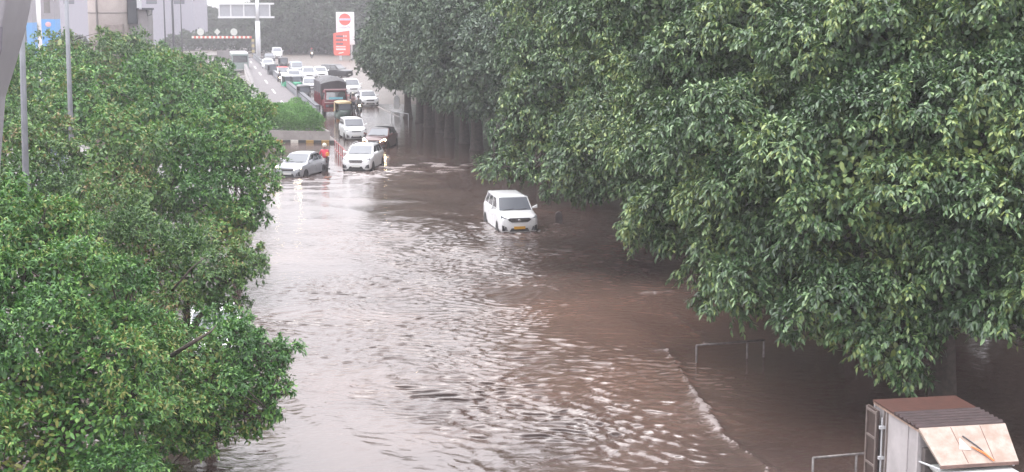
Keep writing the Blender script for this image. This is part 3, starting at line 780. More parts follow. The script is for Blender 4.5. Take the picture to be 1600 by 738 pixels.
# ---- distant greenery
DK = dict(ll=.5, lw=.26, sp=1.1, cr=.9, twigs=7, leaves=6, droop=.3)
dist = [(455, 276, 14, 'dark tree beyond the road junction, just right of the overhead sign'), (505, 280, 14, 'dark tree beyond the junction, left of the fuel station sign'),
        (560, 272, 14, 'dark tree directly behind the fuel station sign'), (430, 290, 12.5, 'dim tree behind the overhead sign mast')]
PD = None
for i, (px, dep, hh, lab) in enumerate(dist):
    bx, by = (px - 800) / F * dep, dep
    if PD is None:
        PD = make_tree('distant_tree', lab, (bx, by, .2), [(bx + x * 1.25, by + y * 1.25, .2 + z * 1.3 - 3.6, r * 1.35) for x, y, z, r in far_blobs(90)], LEAF_D, trunk_r=.4, group='hazy trees beyond the junction', seed=90, twiggy=0, **DK); t = PD
    else:
        t = copy_tree(PD); t.location = (bx, by, .2); t.rotation_euler.z = i * 1.9; t.scale = (hh / 13,) * 3; t['label'] = lab
hz = [(300, 330, .55, 'grey-green tree in the haze, left end of the height barrier'), (335, 335, .66, 'grey-green tree in the haze above the middle of the height barrier'),
      (372, 330, .6, 'grey-green tree in the haze just under the overhead sign panel'), (262, 340, .5, 'faint tree in the haze beside the thin dark poles'),
      (400, 345, .66, 'faint tree in the haze behind the sign mast'), (118, 190, .42, 'small dark tree left of the round concrete pier'), (40, 340, .5, 'faint tree behind the blue painted panel'), (590, 290, 1.0, 'tree in the haze above the end of the traffic queue'), (660, 290, 1.1, 'tree in the haze behind the roadside row'), (520, 300, .9, 'faint tree in the haze farthest down the road'), (475, 290, .95, 'faint tree in the haze behind the white van')]
for i, (px, dep, s, lab) in enumerate(hz):
    t = copy_tree(PD); t.location = ((px - 800) / F * dep, dep, .2); t.rotation_euler.z = i * 1.1 + .5; t.scale = (s * 1.1, s * 1.1, s); t['label'] = lab

# unseen leaf mass added to block bright sky below the right crowns
q0, q1 = Vector(row(28, 15)), Vector(row(215, 15)); q2, q3 = q1 + Vector((3, 0, 0)), q0 + Vector((3, 0, 0))
o = hedge('sky_block_leaves', '-', [q0, q1, q2, q3], -.2, 6.5, LEAF_F, 110000, .42, .22, 8)
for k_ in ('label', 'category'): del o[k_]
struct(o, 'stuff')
q0, q1 = Vector((-70, 295, 0)), Vector((-18, 300, 0)); q2, q3 = q1 + Vector((0, 4, 0)), q0 + Vector((0, 4, 0))
o = hedge('distant_undergrowth', '-', [q0, q1, q2, q3], 0, 4.0, LEAF_D, 14000, .7, .4, 9)
for k_ in ('label', 'category'): del o[k_]
struct(o, 'stuff')
# ------------------------------------------------------------------ vehicles (front towards local -Y, origin on the road under the middle)
def quad_patch(b, q, u0, u1, v0, v1, off, nu=1, thick=.012):
    """panel lying on the quad q=(a,b,c,d) (bottom-left, bottom-right, top-right, top-left), lifted by off"""
    a, bq, c, d = [Vector(p) for p in q]
    nrm = (bq - a).cross(d - a).normalized()
    def P(u, v): return (a * (1 - u) + bq * u) * (1 - v) + (d * (1 - u) + c * u) * v
    o = [P(u0, v0), P(u1, v0), P(u1, v1), P(u0, v1)]
    lo = [p - nrm * .01 for p in o]; hi = [p + nrm * off for p in o]
    b.hexa([tuple(p) for p in lo] + [tuple(p) for p in hi])
    return b

def loft_half(b, stations):
    """stations: list of (y, [(x,z)...]) half sections from bottom centre to top centre; mirrored and skinned"""
    rings = []
    for y, sec in stations:
        full = [(x, z) for x, z in sec] + [(-x, z) for x, z in reversed(sec) if x > 1e-6]
        rings.append([(x, y, z) for x, z in full])
    n = len(rings[0]); vs = [p for r in rings for p in r]; fs = []
    for i in range(len(rings) - 1):
        for k in range(n):
            fs.append((i * n + k, i * n + (k + 1) % n, (i + 1) * n + (k + 1) % n, (i + 1) * n + k))
    fs.append(tuple(range(n))[::-1]); fs.append(tuple(range((len(rings) - 1) * n, len(rings) * n)))
    b.add(vs, fs)

def wheel(root, x, y, r, w, rim=RIM, name='wheel'):
    b = MB()
    prof = [(r * .62, -w / 2 + .01), (r * .93, -w / 2), (r, -w / 2 + .03), (r, w / 2 - .03), (r * .93, w / 2), (r * .62, w / 2 - .01)]
    n = 20; vs = []; fs = []
    for k in range(n):
        t = 2 * math.pi * k / n
        for rr, xx in prof: vs.append((x + xx, y + rr * math.cos(t), r + rr * math.sin(t)))
    m = len(prof)
    for k in range(n):
        for j in range(m):
            fs.append((k * m + j, k * m + (j + 1) % m, ((k + 1) % n) * m + (j + 1) % m, ((k + 1) % n) * m + j))
    b.add(vs, fs)
    o = b.build(name, RUBBER, root, smooth=True)
    s = 1 if x > 0 else -1
    rb = MB()
    xo = x + s * (w / 2 - .035)
    rb.tube([(xo - s * .03, y, r), (xo, y, r)], r * .62, 18)
    for k in range(5):
        t = 2 * math.pi * k / 5
        c = Vector((xo + s * .008, y + r * .33 * math.cos(t), r + r * .33 * math.sin(t)))
        dv = Vector((0, math.cos(t), math.sin(t))); sd = Vector((0, -math.sin(t), math.cos(t)))
        q = [c - dv * r * .28 - sd * .035, c + dv * r * .28 - sd * .05, c + dv * r * .28 + sd * .05, c - dv * r * .28 + sd * .035]
        rb.hexa([tuple(p) for p in q] + [tuple(p + Vector((s * .012, 0, 0))) for p in q])
    rb.build('rim', rim, o)
    return o

def car(name, label, cat, loc, rz, paint, L=4.2, W=1.73, H=1.6, clear=.20, hood=.98, hoodlen=1.05, belt=1.02, wsb=None, wst=None, rt=None, rb=None, deck=None,
        lights=LAMP_OFF, grille='wide', plate=PLATE_W, wheel_r=.31, rails=False, wipers=True, glass=GLASS_L, tumble=.78, detail=True, group=None, antenna=False, roof_paint=None, cladding=False):
    root = thing(name, label, cat, loc, rz, group)
    hw = W / 2; y0 = -L / 2; y1 = L / 2
    wsb = y0 + hoodlen if wsb is None else wsb
    wst = wsb + .75 if wst is None else wst
    rt = y1 - .45 if rt is None else rt
    rb = y1 - .08 if rb is None else rb
    deck = belt if deck is None else deck
    def sec(w, zb, zs, zt, tuck=.0):
        return [(0, zb), (w * .80, zb), (w * .95, zb + .06), (w, zb + .20), (w, zs - .16), (w * .985, zs - .06), (w * .93, zs), (w * .70, zt - .012), (0, zt)]
    h0 = hood - .22
    st = [(y0, sec(hw * .80, clear + .08, h0 - .04, h0)), (y0 + .05, sec(hw * .90, clear + .03, h0 + .02, h0 + .07)), (y0 + .18, sec(hw * .965, clear, h0 + .09, h0 + .14)),
          (y0 + .42, sec(hw, clear, h0 + .14, h0 + .185)), (lerp(y0 + .42, wsb, .5), sec(hw, clear, hood - .06, hood - .005)), (wsb - .02, sec(hw, clear, belt - .05, hood + .02)),
          (wsb + .25, sec(hw, clear, belt, belt + .01)), (0, sec(hw, clear, belt, belt + .01)), (rt - .2, sec(hw, clear, belt + .02, belt + .03)),
          (lerp(rt, y1, .45), sec(hw * .985, clear, (deck + belt) / 2, (deck + belt) / 2 + .01)), (y1 - .12, sec(hw * .95, clear + .03, deck - .03, deck)), (y1, sec(hw * .86, clear + .12, deck - .14, deck - .12))]
    b = MB(); loft_half(b, st); b.build('body', paint, root, smooth=True)
    # cabin
    wb = hw * .93; wt = hw * tumble
    base = [(-wb, wsb), (wb, wsb), (wb, rb), (-wb, rb)]; top = [(-wt, wst), (wt, wst), (wt * .97, rt), (-wt * .97, rt)]
    zb_, zt_ = belt - .04, H - .07
    c = MB()
    P0 = [(x, y, zb_) for x, y in base]; P1 = [(x, y, zt_) for x, y in top]
    c.hexa(P0 + P1)
    c.build('cabin', paint, root, bevel=.045, bseg=2)
    # crowned roof
    rf = MB()
    nx_, ny_ = 8, 6; vs = []
    for j in range(ny_ + 1):
        v = j / ny_; yy_ = wst - .02 + (rt - wst + .04) * v
        for i in range(nx_ + 1):
            u = i / nx_ * 2 - 1
            vs.append((u * wt * 1.0, yy_, zt_ - .012 + .082 * (1 - u ** 4) * (1 - (2 * v - 1) ** 4 * .8)))
    vs += [(x, y, zt_ - .05) for x, y, z in vs[:]]
    m_ = (nx_ + 1) * (ny_ + 1); fs = []
    for j in range(ny_):
        for i in range(nx_):
            a = j * (nx_ + 1) + i; fs.append((a, a + 1, a + nx_ + 2, a + nx_ + 1)); fs.append((m_ + a, m_ + a + nx_ + 1, m_ + a + nx_ + 2, m_ + a + 1))
    for i in range(nx_): fs.append((i, m_ + i, m_ + i + 1, i + 1)); a = ny_ * (nx_ + 1) + i; fs.append((a, a + 1, m_ + a + 1, m_ + a))
    for j in range(ny_): a = j * (nx_ + 1); e = a + nx_ + 1; fs.append((a, e, m_ + e, m_ + a)); a += nx_; e += nx_; fs.append((a, m_ + a, m_ + e, e))
    rf.add(vs, fs); rf.build('roof', roof_paint or paint, root, smooth=True)
    # glass
    q_ws = [P0[0], P0[1], P1[1], P1[0]]; q_r = [P0[2], P0[3], P1[3], P1[2]]
    q_sl = [P0[3], P0[0], P1[0], P1[3]]; q_sr = [P0[1], P0[2], P1[2], P1[1]]
    quad_patch(MB(), q_ws, .045, .955, .06, .94, .008).build('windscreen', glass, root)
    quad_patch(MB(), q_r, .10, .90, .12, .88, .008).build('rear_window', GLASS, root)
    for q, fl in ((q_sl, True), (q_sr, False)):
        for (u0, u1) in ((.08, .36), (.40, .68), (.72, .93)):
            a0, a1 = (1 - u1, 1 - u0) if fl else (u0, u1)
            # the panes follow the slanting pillar
            quad_patch(MB(), q, a0, a1, .14, .88, .008).build('side_window', GLASS, root)
    if wipers:
        wp = MB(); n3 = Vector((0, -.03, .02))
        A = Vector(P0[0]); Bq = Vector(P0[1]); Dq = Vector(P1[0]); Cq = Vector(P1[1])
        def PW(u, v): return (A * (1 - u) + Bq * u) * (1 - v) + (Dq * (1 - u) + Cq * u) * v + n3
        wp.tube([PW(.12, .05), PW(.46, .13)], .012, 5); wp.tube([PW(.50, .05), PW(.84, .13)], .012, 5)
        wp.build('wiper', BLACKP, root)
    # nose
    f = y0
    if grille == 'wide':
        gm = MB(); gm.prism([(-hw * .48, h0 - .02), (hw * .48, h0 - .02), (hw * .40, h0 - .15), (-hw * .40, h0 - .15)], 'y', f - .02, f + .2); go = gm.build('grille', BLACKP, root, bevel=.01)
        ch = MB(); ch.box(-hw * .44, hw * .44, f - .028, f - .02, h0 - .075, h0 - .055); ch.build('chrome_bar', CHROME, go)
    elif grille == 'hex':
        gm = MB(); gm.prism([(-hw * .50, h0 - .04), (-hw * .44, h0 + .03), (hw * .44, h0 + .03), (hw * .50, h0 - .04), (hw * .40, h0 - .17), (-hw * .40, h0 - .17)], 'y', f - .02, f + .2); go = gm.build('grille', CHROME, root, bevel=.012)
        for k in range(3):
            zz = h0 - .135 + k * .052; ch = MB(); ch.box(-hw * .41, hw * .41, f - .03, f - .02, zz, zz + .030); ch.build('grille_slot', BLACKP, go)
    elif grille == 'band':
        gm = MB(); gm.prism([(-hw * .62, h0 - .02), (-hw * .50, h0 + .035), (hw * .50, h0 + .035), (hw * .62, h0 - .02), (hw * .42, h0 - .15), (-hw * .42, h0 - .15)], 'y', f - .025, f + .2); go = gm.build('grille', BLACKP, root, bevel=.01)
        ch = MB(); ch.box(-hw * .5, hw * .5, f - .034, f - .025, h0 - .045, h0 - .02); ch.box(-hw * .40, hw * .40, f - .034, f - .025, h0 - .11, h0 - .09); ch.build('chrome_bar', CHROME, go)
        ch = MB(); ch.ellipsoid((0, f - .04, h0 - .05), (.075, .02, .055), 12, 6); ch.build('badge', CHROME, go, smooth=True)
    else:
        gm = MB(); gm.box(-hw * .42, hw * .42, f - .015, f + .2, h0 - .10, h0 - .03); gm.build('grille', BLACKP, root, bevel=.008)
    if not grille == 'none':
        it = MB(); it.prism([(-hw * .52, clear + .09), (hw * .52, clear + .09), (hw * .42, clear + .24), (-hw * .42, clear + .24)], 'y', f - .012, f + .2); it.build('air_intake', BLACKP, root, bevel=.01)
    pb = MB(); pb.box(-.25, .25, f - .04, f - .012, clear + .20, clear + .32); pb.build('number_plate', plate, root)
    for s in (-1, 1):
        hl = MB()
        xs_ = [hw * .52, hw * .80, hw * .955]
        hl.hexa([(s * xs_[0], f - .004, h0 - .10), (s * xs_[1], f + .045, h0 - .09), (s * xs_[1], f + .2, h0 - .09), (s * xs_[0], f + .2, h0 - .10),
                 (s * xs_[0], f - .002, h0 - .02), (s * xs_[1], f + .045, h0 + .07), (s * xs_[1], f + .2, h0 + .09), (s * xs_[0], f + .2, h0 - .01)])
        hl.hexa([(s * xs_[1], f + .043, h0 - .09), (s * xs_[2] * .995, f + .15, h0 - .04), (s * xs_[2] * .9, f + .28, h0 - .04), (s * xs_[1], f + .24, h0 - .09),
                 (s * xs_[1], f + .043, h0 + .07), (s * xs_[2] * .995, f + .16, h0 + .10), (s * xs_[2] * .9, f + .32, h0 + .13), (s * xs_[1], f + .24, h0 + .09)])
        hl.build('headlight', lights, root)
        if detail:
            fg = MB(); fg.prism([(s * hw * .60, clear + .12), (s * hw * .90, clear + .13), (s * hw * .90, clear + .38), (s * hw * .68, clear + .30)], 'y', f + .0, f + .22); fo = fg.build('fog_lamp_recess', BLACKP, root)
            fl_ = MB(); fl_.tube([(s * hw * .745, f - .008, clear + .205), (s * hw * .745, f + .06, clear + .205)], .045, 10); fl_.build('fog_lamp', LAMP_OFF, fo)
        mi = MB(); ym = wsb + .22
        mi.hexa([(s * (hw * .93), ym, belt + .03), (s * (hw + .19), ym - .02, belt + .05), (s * (hw + .19), ym + .09, belt + .05), (s * (hw * .93), ym + .10, belt + .03),
                 (s * (hw * .93), ym + .02, belt + .09), (s * (hw + .18), ym, belt + .20), (s * (hw + .18), ym + .09, belt + .20), (s * (hw * .93), ym + .10, belt + .09)])
        mi.build('wing_mirror', paint, root, bevel=.02)
        # doors
        if detail:
            for (d0, d1) in ((wsb + .12, wsb + 1.13), (wsb + 1.145, min(wsb + 2.05, y1 - .75))):
                db = MB(); db.box(s * (hw - .03), s * (hw + .006), d0, d1, clear + .10, belt - .17); do = db.build('door', paint, root)
                hb = MB(); hb.box(s * (hw + .006), s * (hw + .035), d1 - .24, d1 - .06, belt - .26, belt - .225); hb.build('door_handle', CHROME if paint is PAINT_S else paint, do)
        # arches and wheels
        for yw in (y0 + .78 * (L / 4.2), y1 - .72 * (L / 4.2)):
            ar = MB(); n = 14
            pts = [(yw + (wheel_r + .055) * math.cos(math.pi * k / n), wheel_r + (wheel_r + .055) * math.sin(math.pi * k / n)) for k in range(n + 1)]
            pts += [(yw - wheel_r - .055, clear + .01), (yw + wheel_r + .055, clear + .01)] if clear < wheel_r else []
            ar.prism(pts, 'x', s * (hw - .16), s * (hw + .004)); ar.build('wheel_arch', BLACKP, root)
            wheel(root, s * (hw - .085), yw, wheel_r, .19)
        tl = MB(); tl.box(s * hw * .80, s * hw * .92, y1 - .07, y1 + .004, deck - .32, deck - .12); tl.build('tail_light', LAMP_RED, root)
        if rails:
            rl_ = MB(); rl_.tube([(s * wt * .92, wst + .15, H - .03), (s * wt * .92, wst + .2, H + .025), (s * wt * .92, rt - .2, H + .025), (s * wt * .92, rt - .12, H - .03)], .018, 6); rl_.build('roof_rail', METAL_L, root)
    if cladding:
        cb = MB(); cb.prism([(-hw * .70, clear - .02), (hw * .70, clear - .02), (hw * .60, clear + .085), (-hw * .60, clear + .085)], 'y', f - .03, f + .1); cb.build('bumper_lip', BLACKP, root, bevel=.01)
    if antenna:
        an = MB(); an.tube([(0, rt - .15, H - .01), (.0, rt - .02, H + .17)], [.016, .008], 6); an.build('antenna', BLACKP, root)
    return root

def road_pos(px, py, L, rz, z=None, dy=0):
    p = G(px, py)
    hd = Vector((-math.sin(rz), math.cos(rz), 0))       # from nose to tail
    c = p + hd * (L / 2)
    if z is None:
        z = road_z(c.y)
        # re-project so that the nose stands at the same picture point at its real height
        p = G(px, py, max(z, 0)); c = p + hd * (L / 2)
    return (c.x, c.y, z)

mpv = dict(L=4.4, W=1.735, H=1.69, clear=.19, hood=1.06, hoodlen=.98, belt=1.10, wheel_r=.31)
y0_ = -2.2
car('minivan', 'white minivan with a yellow number plate standing alone in the flood', 'minivan', road_pos(812, 363, 4.4, R(11.5), z=-.25), R(11.5), PAINT_W, **mpv,
    wsb=y0_ + .92, wst=y0_ + 1.62, rt=1.72, rb=2.08, grille='band', plate=PLATE_Y, antenna=True, tumble=.80)
car('suv', 'white compact sport utility car wading in front of the lit brown hatchback', 'suv', road_pos(556, 268, 4.27, R(-7), z=-.17), R(-7), PAINT_W, L=4.27, W=1.78, H=1.63, clear=.22, hood=1.06,
    belt=1.10, wheel_r=.33, grille='hex', rails=True, cladding=True, wst=-2.13 + 1.75, rt=1.35, rb=1.95)
sed = car('sedan', 'silver sedan with lit headlamps at the edge of the left trees', 'sedan', road_pos(449, 278, 4.0, R(-16), z=-.20), R(-16), PAINT_S, L=4.0, W=1.68, H=1.50, clear=.18, hood=.96,
    belt=.98, wheel_r=.30, grille='wide', deck=1.0, wst=-2.0 + 1.82, rt=.95, rb=1.62, lights=LAMP_ON)
car('hatchback', 'small white hatchback following just behind the brown one, black arches', 'hatchback', road_pos(557, 219, 3.6, R(15)), R(15), PAINT_W2, L=3.6, W=1.6, H=1.66, clear=.2, hood=1.04,
    belt=1.10, wheel_r=.31, grille='narrow', wsb=-1.8 + .82, wst=-1.8 + 1.4, rt=1.35, rb=1.72, tumble=.86)
bh = car('hatchback', 'dark maroon-brown hatchback with blazing headlamps', 'hatchback', road_pos(584, 233, 3.85, R(-9)), R(-9), PAINT_M, L=3.85, W=1.7, H=1.53, clear=.18, hood=.98,
    belt=1.02, wheel_r=.31, grille='wide', lights=LAMP_HOT, rt=1.3, rb=1.8, roof_paint=PAINT_D)
car('sedan', 'white sedan under the far roadside foliage, right of the covered truck', 'sedan', road_pos(579, 167, 4.4, R(15)), R(15), PAINT_W, L=4.4, W=1.7, H=1.49, clear=.17, hood=.95, belt=.98, deck=1.02, rt=.9, rb=1.65, grille='wide')
car('suv', 'tall white car directly behind the covered truck on its right side', 'suv', road_pos(553, 151, 4.5, R(14)), R(14), PAINT_W, L=4.5, W=1.78, H=1.82, clear=.22, hood=1.12, belt=1.18, wheel_r=.34, grille='wide', rt=1.7, rb=2.1)
car('hatchback', 'round-roofed white car peeping over the truck tarpaulin', 'hatchback', road_pos(503, 125, 3.9, ROAD_RZ), ROAD_RZ, PAINT_W, L=3.9, W=1.75, H=1.62, hood=1.0, belt=1.06, rt=1.25, rb=1.75, grille='wide')
car('sedan', 'silver sedan in the queue close to the left side of the truck', 'sedan', road_pos(486, 144, 4.3, ROAD_RZ), ROAD_RZ, PAINT_S, L=4.3, W=1.72, H=1.5, hood=.95, belt=.98, deck=1.0, rt=.9, rb=1.6, grille='wide', lights=LAMP_ON)
car('suv', 'pale grey car two places behind the truck, left lane', 'suv', road_pos(484, 127, 4.3, ROAD_RZ), ROAD_RZ, PAINT_W2, L=4.3, W=1.76, H=1.68, hood=1.05, belt=1.1, rt=1.5, rb=2.0, grille='wide')
car('suv', 'dark sport utility car standing under the trees below the fuel sign', 'suv', road_pos(546, 122, 4.5, R(60)), R(60), PAINT_D, L=4.5, W=1.8, H=1.75, hood=1.08, belt=1.14, wheel_r=.34, rt=1.7, rb=2.1, glass=GLASS)
car('van', 'white van at the very tail of the traffic queue', 'van', road_pos(434, 92, 4.0, ROAD_RZ), ROAD_RZ, PAINT_W, L=4.0, W=1.7, H=1.9, hood=1.15, hoodlen=.45, belt=1.2, rt=1.75, rb=1.95, grille='narrow', tumble=.88)
car('suv', 'white car beside the far end of the ramp parapet', 'suv', road_pos(419, 111, 4.3, R(10)), R(10), PAINT_W, L=4.3, W=1.8, H=1.65, hood=1.05, belt=1.1, rt=1.4, rb=2.0, grille='wide')
car('hatchback', 'dark-roofed car right behind the white car at the far end of the parapet', 'hatchback', road_pos(422, 99, 3.8, ROAD_RZ), ROAD_RZ, PAINT_D, L=3.8, W=1.7, H=1.55, hood=1.0, belt=1.04, rt=1.3, rb=1.8, grille='wide')
car('van', 'white van with a red roof cover among the three-wheelers', 'van', road_pos(444, 128, 3.7, ROAD_RZ), ROAD_RZ, PAINT_W, L=3.7, W=1.6, H=1.8, hood=1.1, hoodlen=.5, belt=1.15, rt=1.5, rb=1.8, grille='narrow', tumble=.88, roof_paint=RED_RF)
car('van', 'small van with a light blue roof in the middle of the queue', 'van', road_pos(465, 119, 3.8, ROAD_RZ), ROAD_RZ, PAINT_G, L=3.8, W=1.65, H=1.85, hood=1.1, hoodlen=.5, belt=1.15, rt=1.5, rb=1.8, grille='narrow', tumble=.88, roof_paint=mat('light_blue_roof', (.33, .42, .68), .4))
car('van', 'white-fronted van just behind the green three-wheeler', 'van', road_pos(461, 135, 3.8, ROAD_RZ), ROAD_RZ, PAINT_W2, L=3.8, W=1.6, H=1.85, hood=1.1, hoodlen=.5, belt=1.15, rt=1.5, rb=1.8, grille='narrow', tumble=.88)
car('hatchback', 'white car far off beneath the striped height barrier', 'hatchback', ((345 - 800) / F * 300, 300, .1), R(100), PAINT_W, L=4.0, W=1.7, H=1.55, hood=1.0, belt=1.04, rt=1.3, rb=1.85, grille='wide')
car('hatchback', 'second white car beneath the striped height barrier, nearer its middle', 'hatchback', ((358 - 800) / F * 306, 306, .1), R(95), PAINT_W, L=3.9, W=1.7, H=1.55, hood=1.0, belt=1.04, rt=1.3, rb=1.85, grille='wide')
car('sedan', 'white car hidden behind the lower left branches', 'sedan', ((318 - 800) / F * 42, 42.5, -.32), R(14), PAINT_W, L=4.2, W=1.7, H=1.5, hood=.95, belt=.98, deck=1.0, rt=.9, rb=1.6, grille='wide')

# ---- covered lorry
def lorry():
    rz = R(14.5); root = thing('covered_truck', 'maroon truck with a black tarpaulin over its load in the queue', 'truck', road_pos(526, 181, 6.6, rz), rz)
    y0 = -3.3
    c = MB(); c.hexa([(-1.08, y0 + .0, .55), (1.08, y0 + .0, .55), (1.08, y0 + 1.75, .55), (-1.08, y0 + 1.75, .55), (-1.02, y0 + .02, 1.35), (1.02, y0 + .02, 1.35), (1.02, y0 + 1.75, 1.35), (-1.02, y0 + 1.75, 1.35)])
    c.hexa([(-1.02, y0 + .02, 1.352), (1.02, y0 + .02, 1.352), (1.02, y0 + 1.75, 1.352), (-1.02, y0 + 1.75, 1.352), (-.92, y0 + .38, 2.25), (.92, y0 + .38, 2.25), (.95, y0 + 1.75, 2.25), (-.95, y0 + 1.75, 2.25)])
    c.build('cab', PAINT_R, root, bevel=.05)
    q = [(-1.02, y0 + .02, 1.352), (1.02, y0 + .02, 1.352), (.92, y0 + .38, 2.25), (-.92, y0 + .38, 2.25)]
    quad_patch(MB(), q, .06, .94, .12, .88, .015).build('windscreen', GLASS, root)
    v = MB(); v.box(-1.0, 1.0, y0 + .12, y0 + .55, 2.27, 2.38); v.build('sun_visor', mat('truck_visor', (.30, .16, .17), .5), root, bevel=.02)
    bl = MB(); quad_patch(bl, q, .18, .80, .16, .36, .022); bl.build('dashboard_cloth', mat('cyan_cloth', (.10, .30, .36), .6), root)
    st = MB(); st.box(-1.03, 1.03, y0 - .02, y0 + .1, 1.20, 1.27); st.build('front_stripe', mat('truck_stripe', (.55, .42, .40), .5), root)
    gr = MB(); gr.box(-.62, .62, y0 - .02, y0 + .1, .80, 1.08); gr.build('grille', BLACKP, root, bevel=.015)
    bp = MB(); bp.box(-1.12, 1.12, y0 - .14, y0 + .12, .42, .70); bp.build('bumper', mat('truck_bumper', (.20, .06, .06), .6, noise=.4), root, bevel=.02)
    pl = MB(); pl.box(-.3, .3, y0 - .16, y0 - .14, .47, .62); pl.build('number_plate', PLATE_Y, root)
    for s in (-1, 1):
        h = MB(); h.box(s * .68, s * .95, y0 - .03, y0 + .1, .82, 1.04); h.build('headlight', LAMP_OFF, root, bevel=.015)
        m = MB(); m.tube([(s * 1.0, y0 + .2, 1.95), (s * 1.26, y0 + .05, 1.9)], .015, 6); m.box(s * 1.18, s * 1.34, y0 + .02, y0 + .06, 1.5, 1.9); m.build('wing_mirror', BLACKP, root)
        sw = MB(); quad_patch(sw, [(s * 1.02, y0 + .05 if s > 0 else y0 + 1.5, 1.40), (s * 1.02, y0 + 1.5 if s > 0 else y0 + .05, 1.40), (s * .95, y0 + 1.5 if s > 0 else y0 + .4, 2.15), (s * .95, y0 + .4 if s > 0 else y0 + 1.5, 2.15)], .1, .9, .1, .9, .02); sw.build('side_window', GLASS, root)
        for yw in (y0 + .95, y0 + 5.2): wheel(root, s * .95, yw, .46, .28, rim=METAL_D)
    bx = MB(); bx.box(-1.14, 1.14, y0 + 1.85, y0 + 6.6, .85, 1.95)
    bx.build('cargo_bed', PAINT_R, root, bevel=.02)
    for s in (-1, 1):
        rb_ = MB()
        for k in range(9): rb_.box(s * 1.14, s * 1.19, y0 + 1.95 + k * .55, y0 + 2.03 + k * .55, .87, 1.93)
        rb_.build('bed_ribs', PAINT_R, root)
    # sagging tarpaulin
    tp = MB(); nx_, ny_ = 14, 14; vs = []; rn = random.Random(3)
    for j in range(ny_ + 1):
        v_ = j / ny_; yy_ = y0 + 1.72 + (4.95) * v_
        for i in range(nx_ + 1):
            u = i / nx_ * 2 - 1
            a = abs(u)
            if a < .7: x = u / .7 * 1.12; z = 3.0 + .30 * (1 - (u / .7) ** 2) + .05 * math.sin(6 * v_ + 3 * u) - .10 * math.cos(v_ * math.pi * 4) * (1 - a)
            else: x = math.copysign(1.14 + .06 * math.sin(v_ * 22), u); z = 3.0 - (a - .7) / .3 * 1.30
            end = (1 - min(1, v_ / .10))
            z2 = z - .35 * end * (z > 2.2) * .5
            vs.append((x + rn.uniform(-.02, .02), yy_, z2 + rn.uniform(-.02, .02)))
    m_ = len(vs); w_ = nx_ + 1
    fs = [(j * w_ + i, j * w_ + i + 1, (j + 1) * w_ + i + 1, (j + 1) * w_ + i) for j in range(ny_) for i in range(nx_)]
    fs.append(tuple(range(w_))[::-1]); fs.append(tuple(range(ny_ * w_, ny_ * w_ + w_)))
    tp.add(vs, fs); tp.build('tarpaulin', mat('black_tarpaulin', (.055, .052, .058), .5, noise=.3, nscale=3, bump=.4, bscale=5), root, smooth=False)
    return root
lorry()

# ---- three-wheelers
def autorick(label, loc, rz, low, canopy, group='three-wheelers in the queue', front=None):
    root = thing('auto_rickshaw', label, 'auto rickshaw', loc, rz, group)
    b = MB()
    def s(w, zb, zt): return [(0, zb), (w * .8, zb), (w, zb + .12), (w, zt - .08), (w * .92, zt), (0, zt)]
    loft_half(b, [(-1.32, s(.30, .35, .85)), (-1.2, s(.42, .30, 1.02)), (-.95, s(.55, .28, 1.08)), (-.85, s(.62, .28, .62)), (-.2, s(.64, .28, .55)), (.25, s(.65, .28, .78)), (1.1, s(.65, .28, .95)), (1.3, s(.60, .35, .9))])
    b.build('body', low, root, smooth=True)
    c = MB()
    cs = lambda w, z: [(0, z - .05), (w, z - .06), (w, z - .02), (w * .94, z + .04), (w * .6, z + .10), (0, z + .12)]
    loft_half(c, [(-1.02, cs(.55, 1.62)), (-.6, cs(.64, 1.66)), (.2, cs(.66, 1.66)), (1.0, cs(.66, 1.64)), (1.25, cs(.6, 1.58))])
    c.build('canopy', canopy, root, smooth=True)
    q = [(-.56, -1.06, 1.05), (.56, -1.06, 1.05), (.55, -.98, 1.62), (-.55, -.98, 1.62)]
    quad_patch(MB(), q, .07, .93, .06, .94, .01).build('windscreen', GLASS_L, root)
    fr = MB()
    for sx in (-1, 1):
        fr.tube([(sx * .56, -1.05, 1.0), (sx * .55, -.98, 1.64)], .03, 6); fr.tube([(sx * .64, .1, .6), (sx * .64, .1, 1.64)], .025, 6)
    fr.tube([(-.56, -1.05, 1.05), (.56, -1.05, 1.05)], .03, 6); fr.build('frame', BLACKP, root)
    bk = MB(); bk.box(-.63, .63, 1.05, 1.2, .9, 1.6); bk.box(.60, .64, .35, 1.2, .9, 1.6); bk.box(-.64, -.60, .35, 1.2, .9, 1.6); bk.build('rear_hood', canopy, root)
    hl = MB(); hl.tube([(0, -1.36, .80), (0, -1.28, .80)], .09, 10); hl.build('headlight', LAMP_OFF, root)
    se = MB(); se.box(-.55, .55, .35, .9, .5, .75); se.box(-.3, .3, -.6, -.3, .5, .78); se.build('seat', BLACKP, root, bevel=.03)
    mg = MB(); mg.prism([(-.10, .50), (.10, .50), (.14, .28), (-.14, .28)], 'y', -1.45, -1.0); mg.build('mudguard', low, root)
    wheel(root, 0, -1.15, .22, .1, rim=METAL_L); wheel(root, .58, .85, .22, .1, rim=METAL_L); wheel(root, -.58, .85, .22, .1, rim=METAL_L)
    return root
DKG = mat('auto_dark_green', (.045, .075, .06), .45)
autorick('tan-topped dark auto rickshaw in front of the covered truck', road_pos(540, 191, 2.7, R(14)), R(14), DKG, PAINT_Y)
autorick('black auto rickshaw beside the parapet, left of the truck', road_pos(477, 161, 2.7, ROAD_RZ), ROAD_RZ, PAINT_D, PAINT_D)
autorick('bright green auto rickshaw with a white top', road_pos(453, 142, 2.7, R(16)), R(16), PAINT_GR, PAINT_W2)
autorick('green auto rickshaw on the right of the white-topped one', road_pos(465, 143, 2.7, R(12)), R(12), PAINT_GR, mat('grey_canopy', (.30, .31, .32), .5))
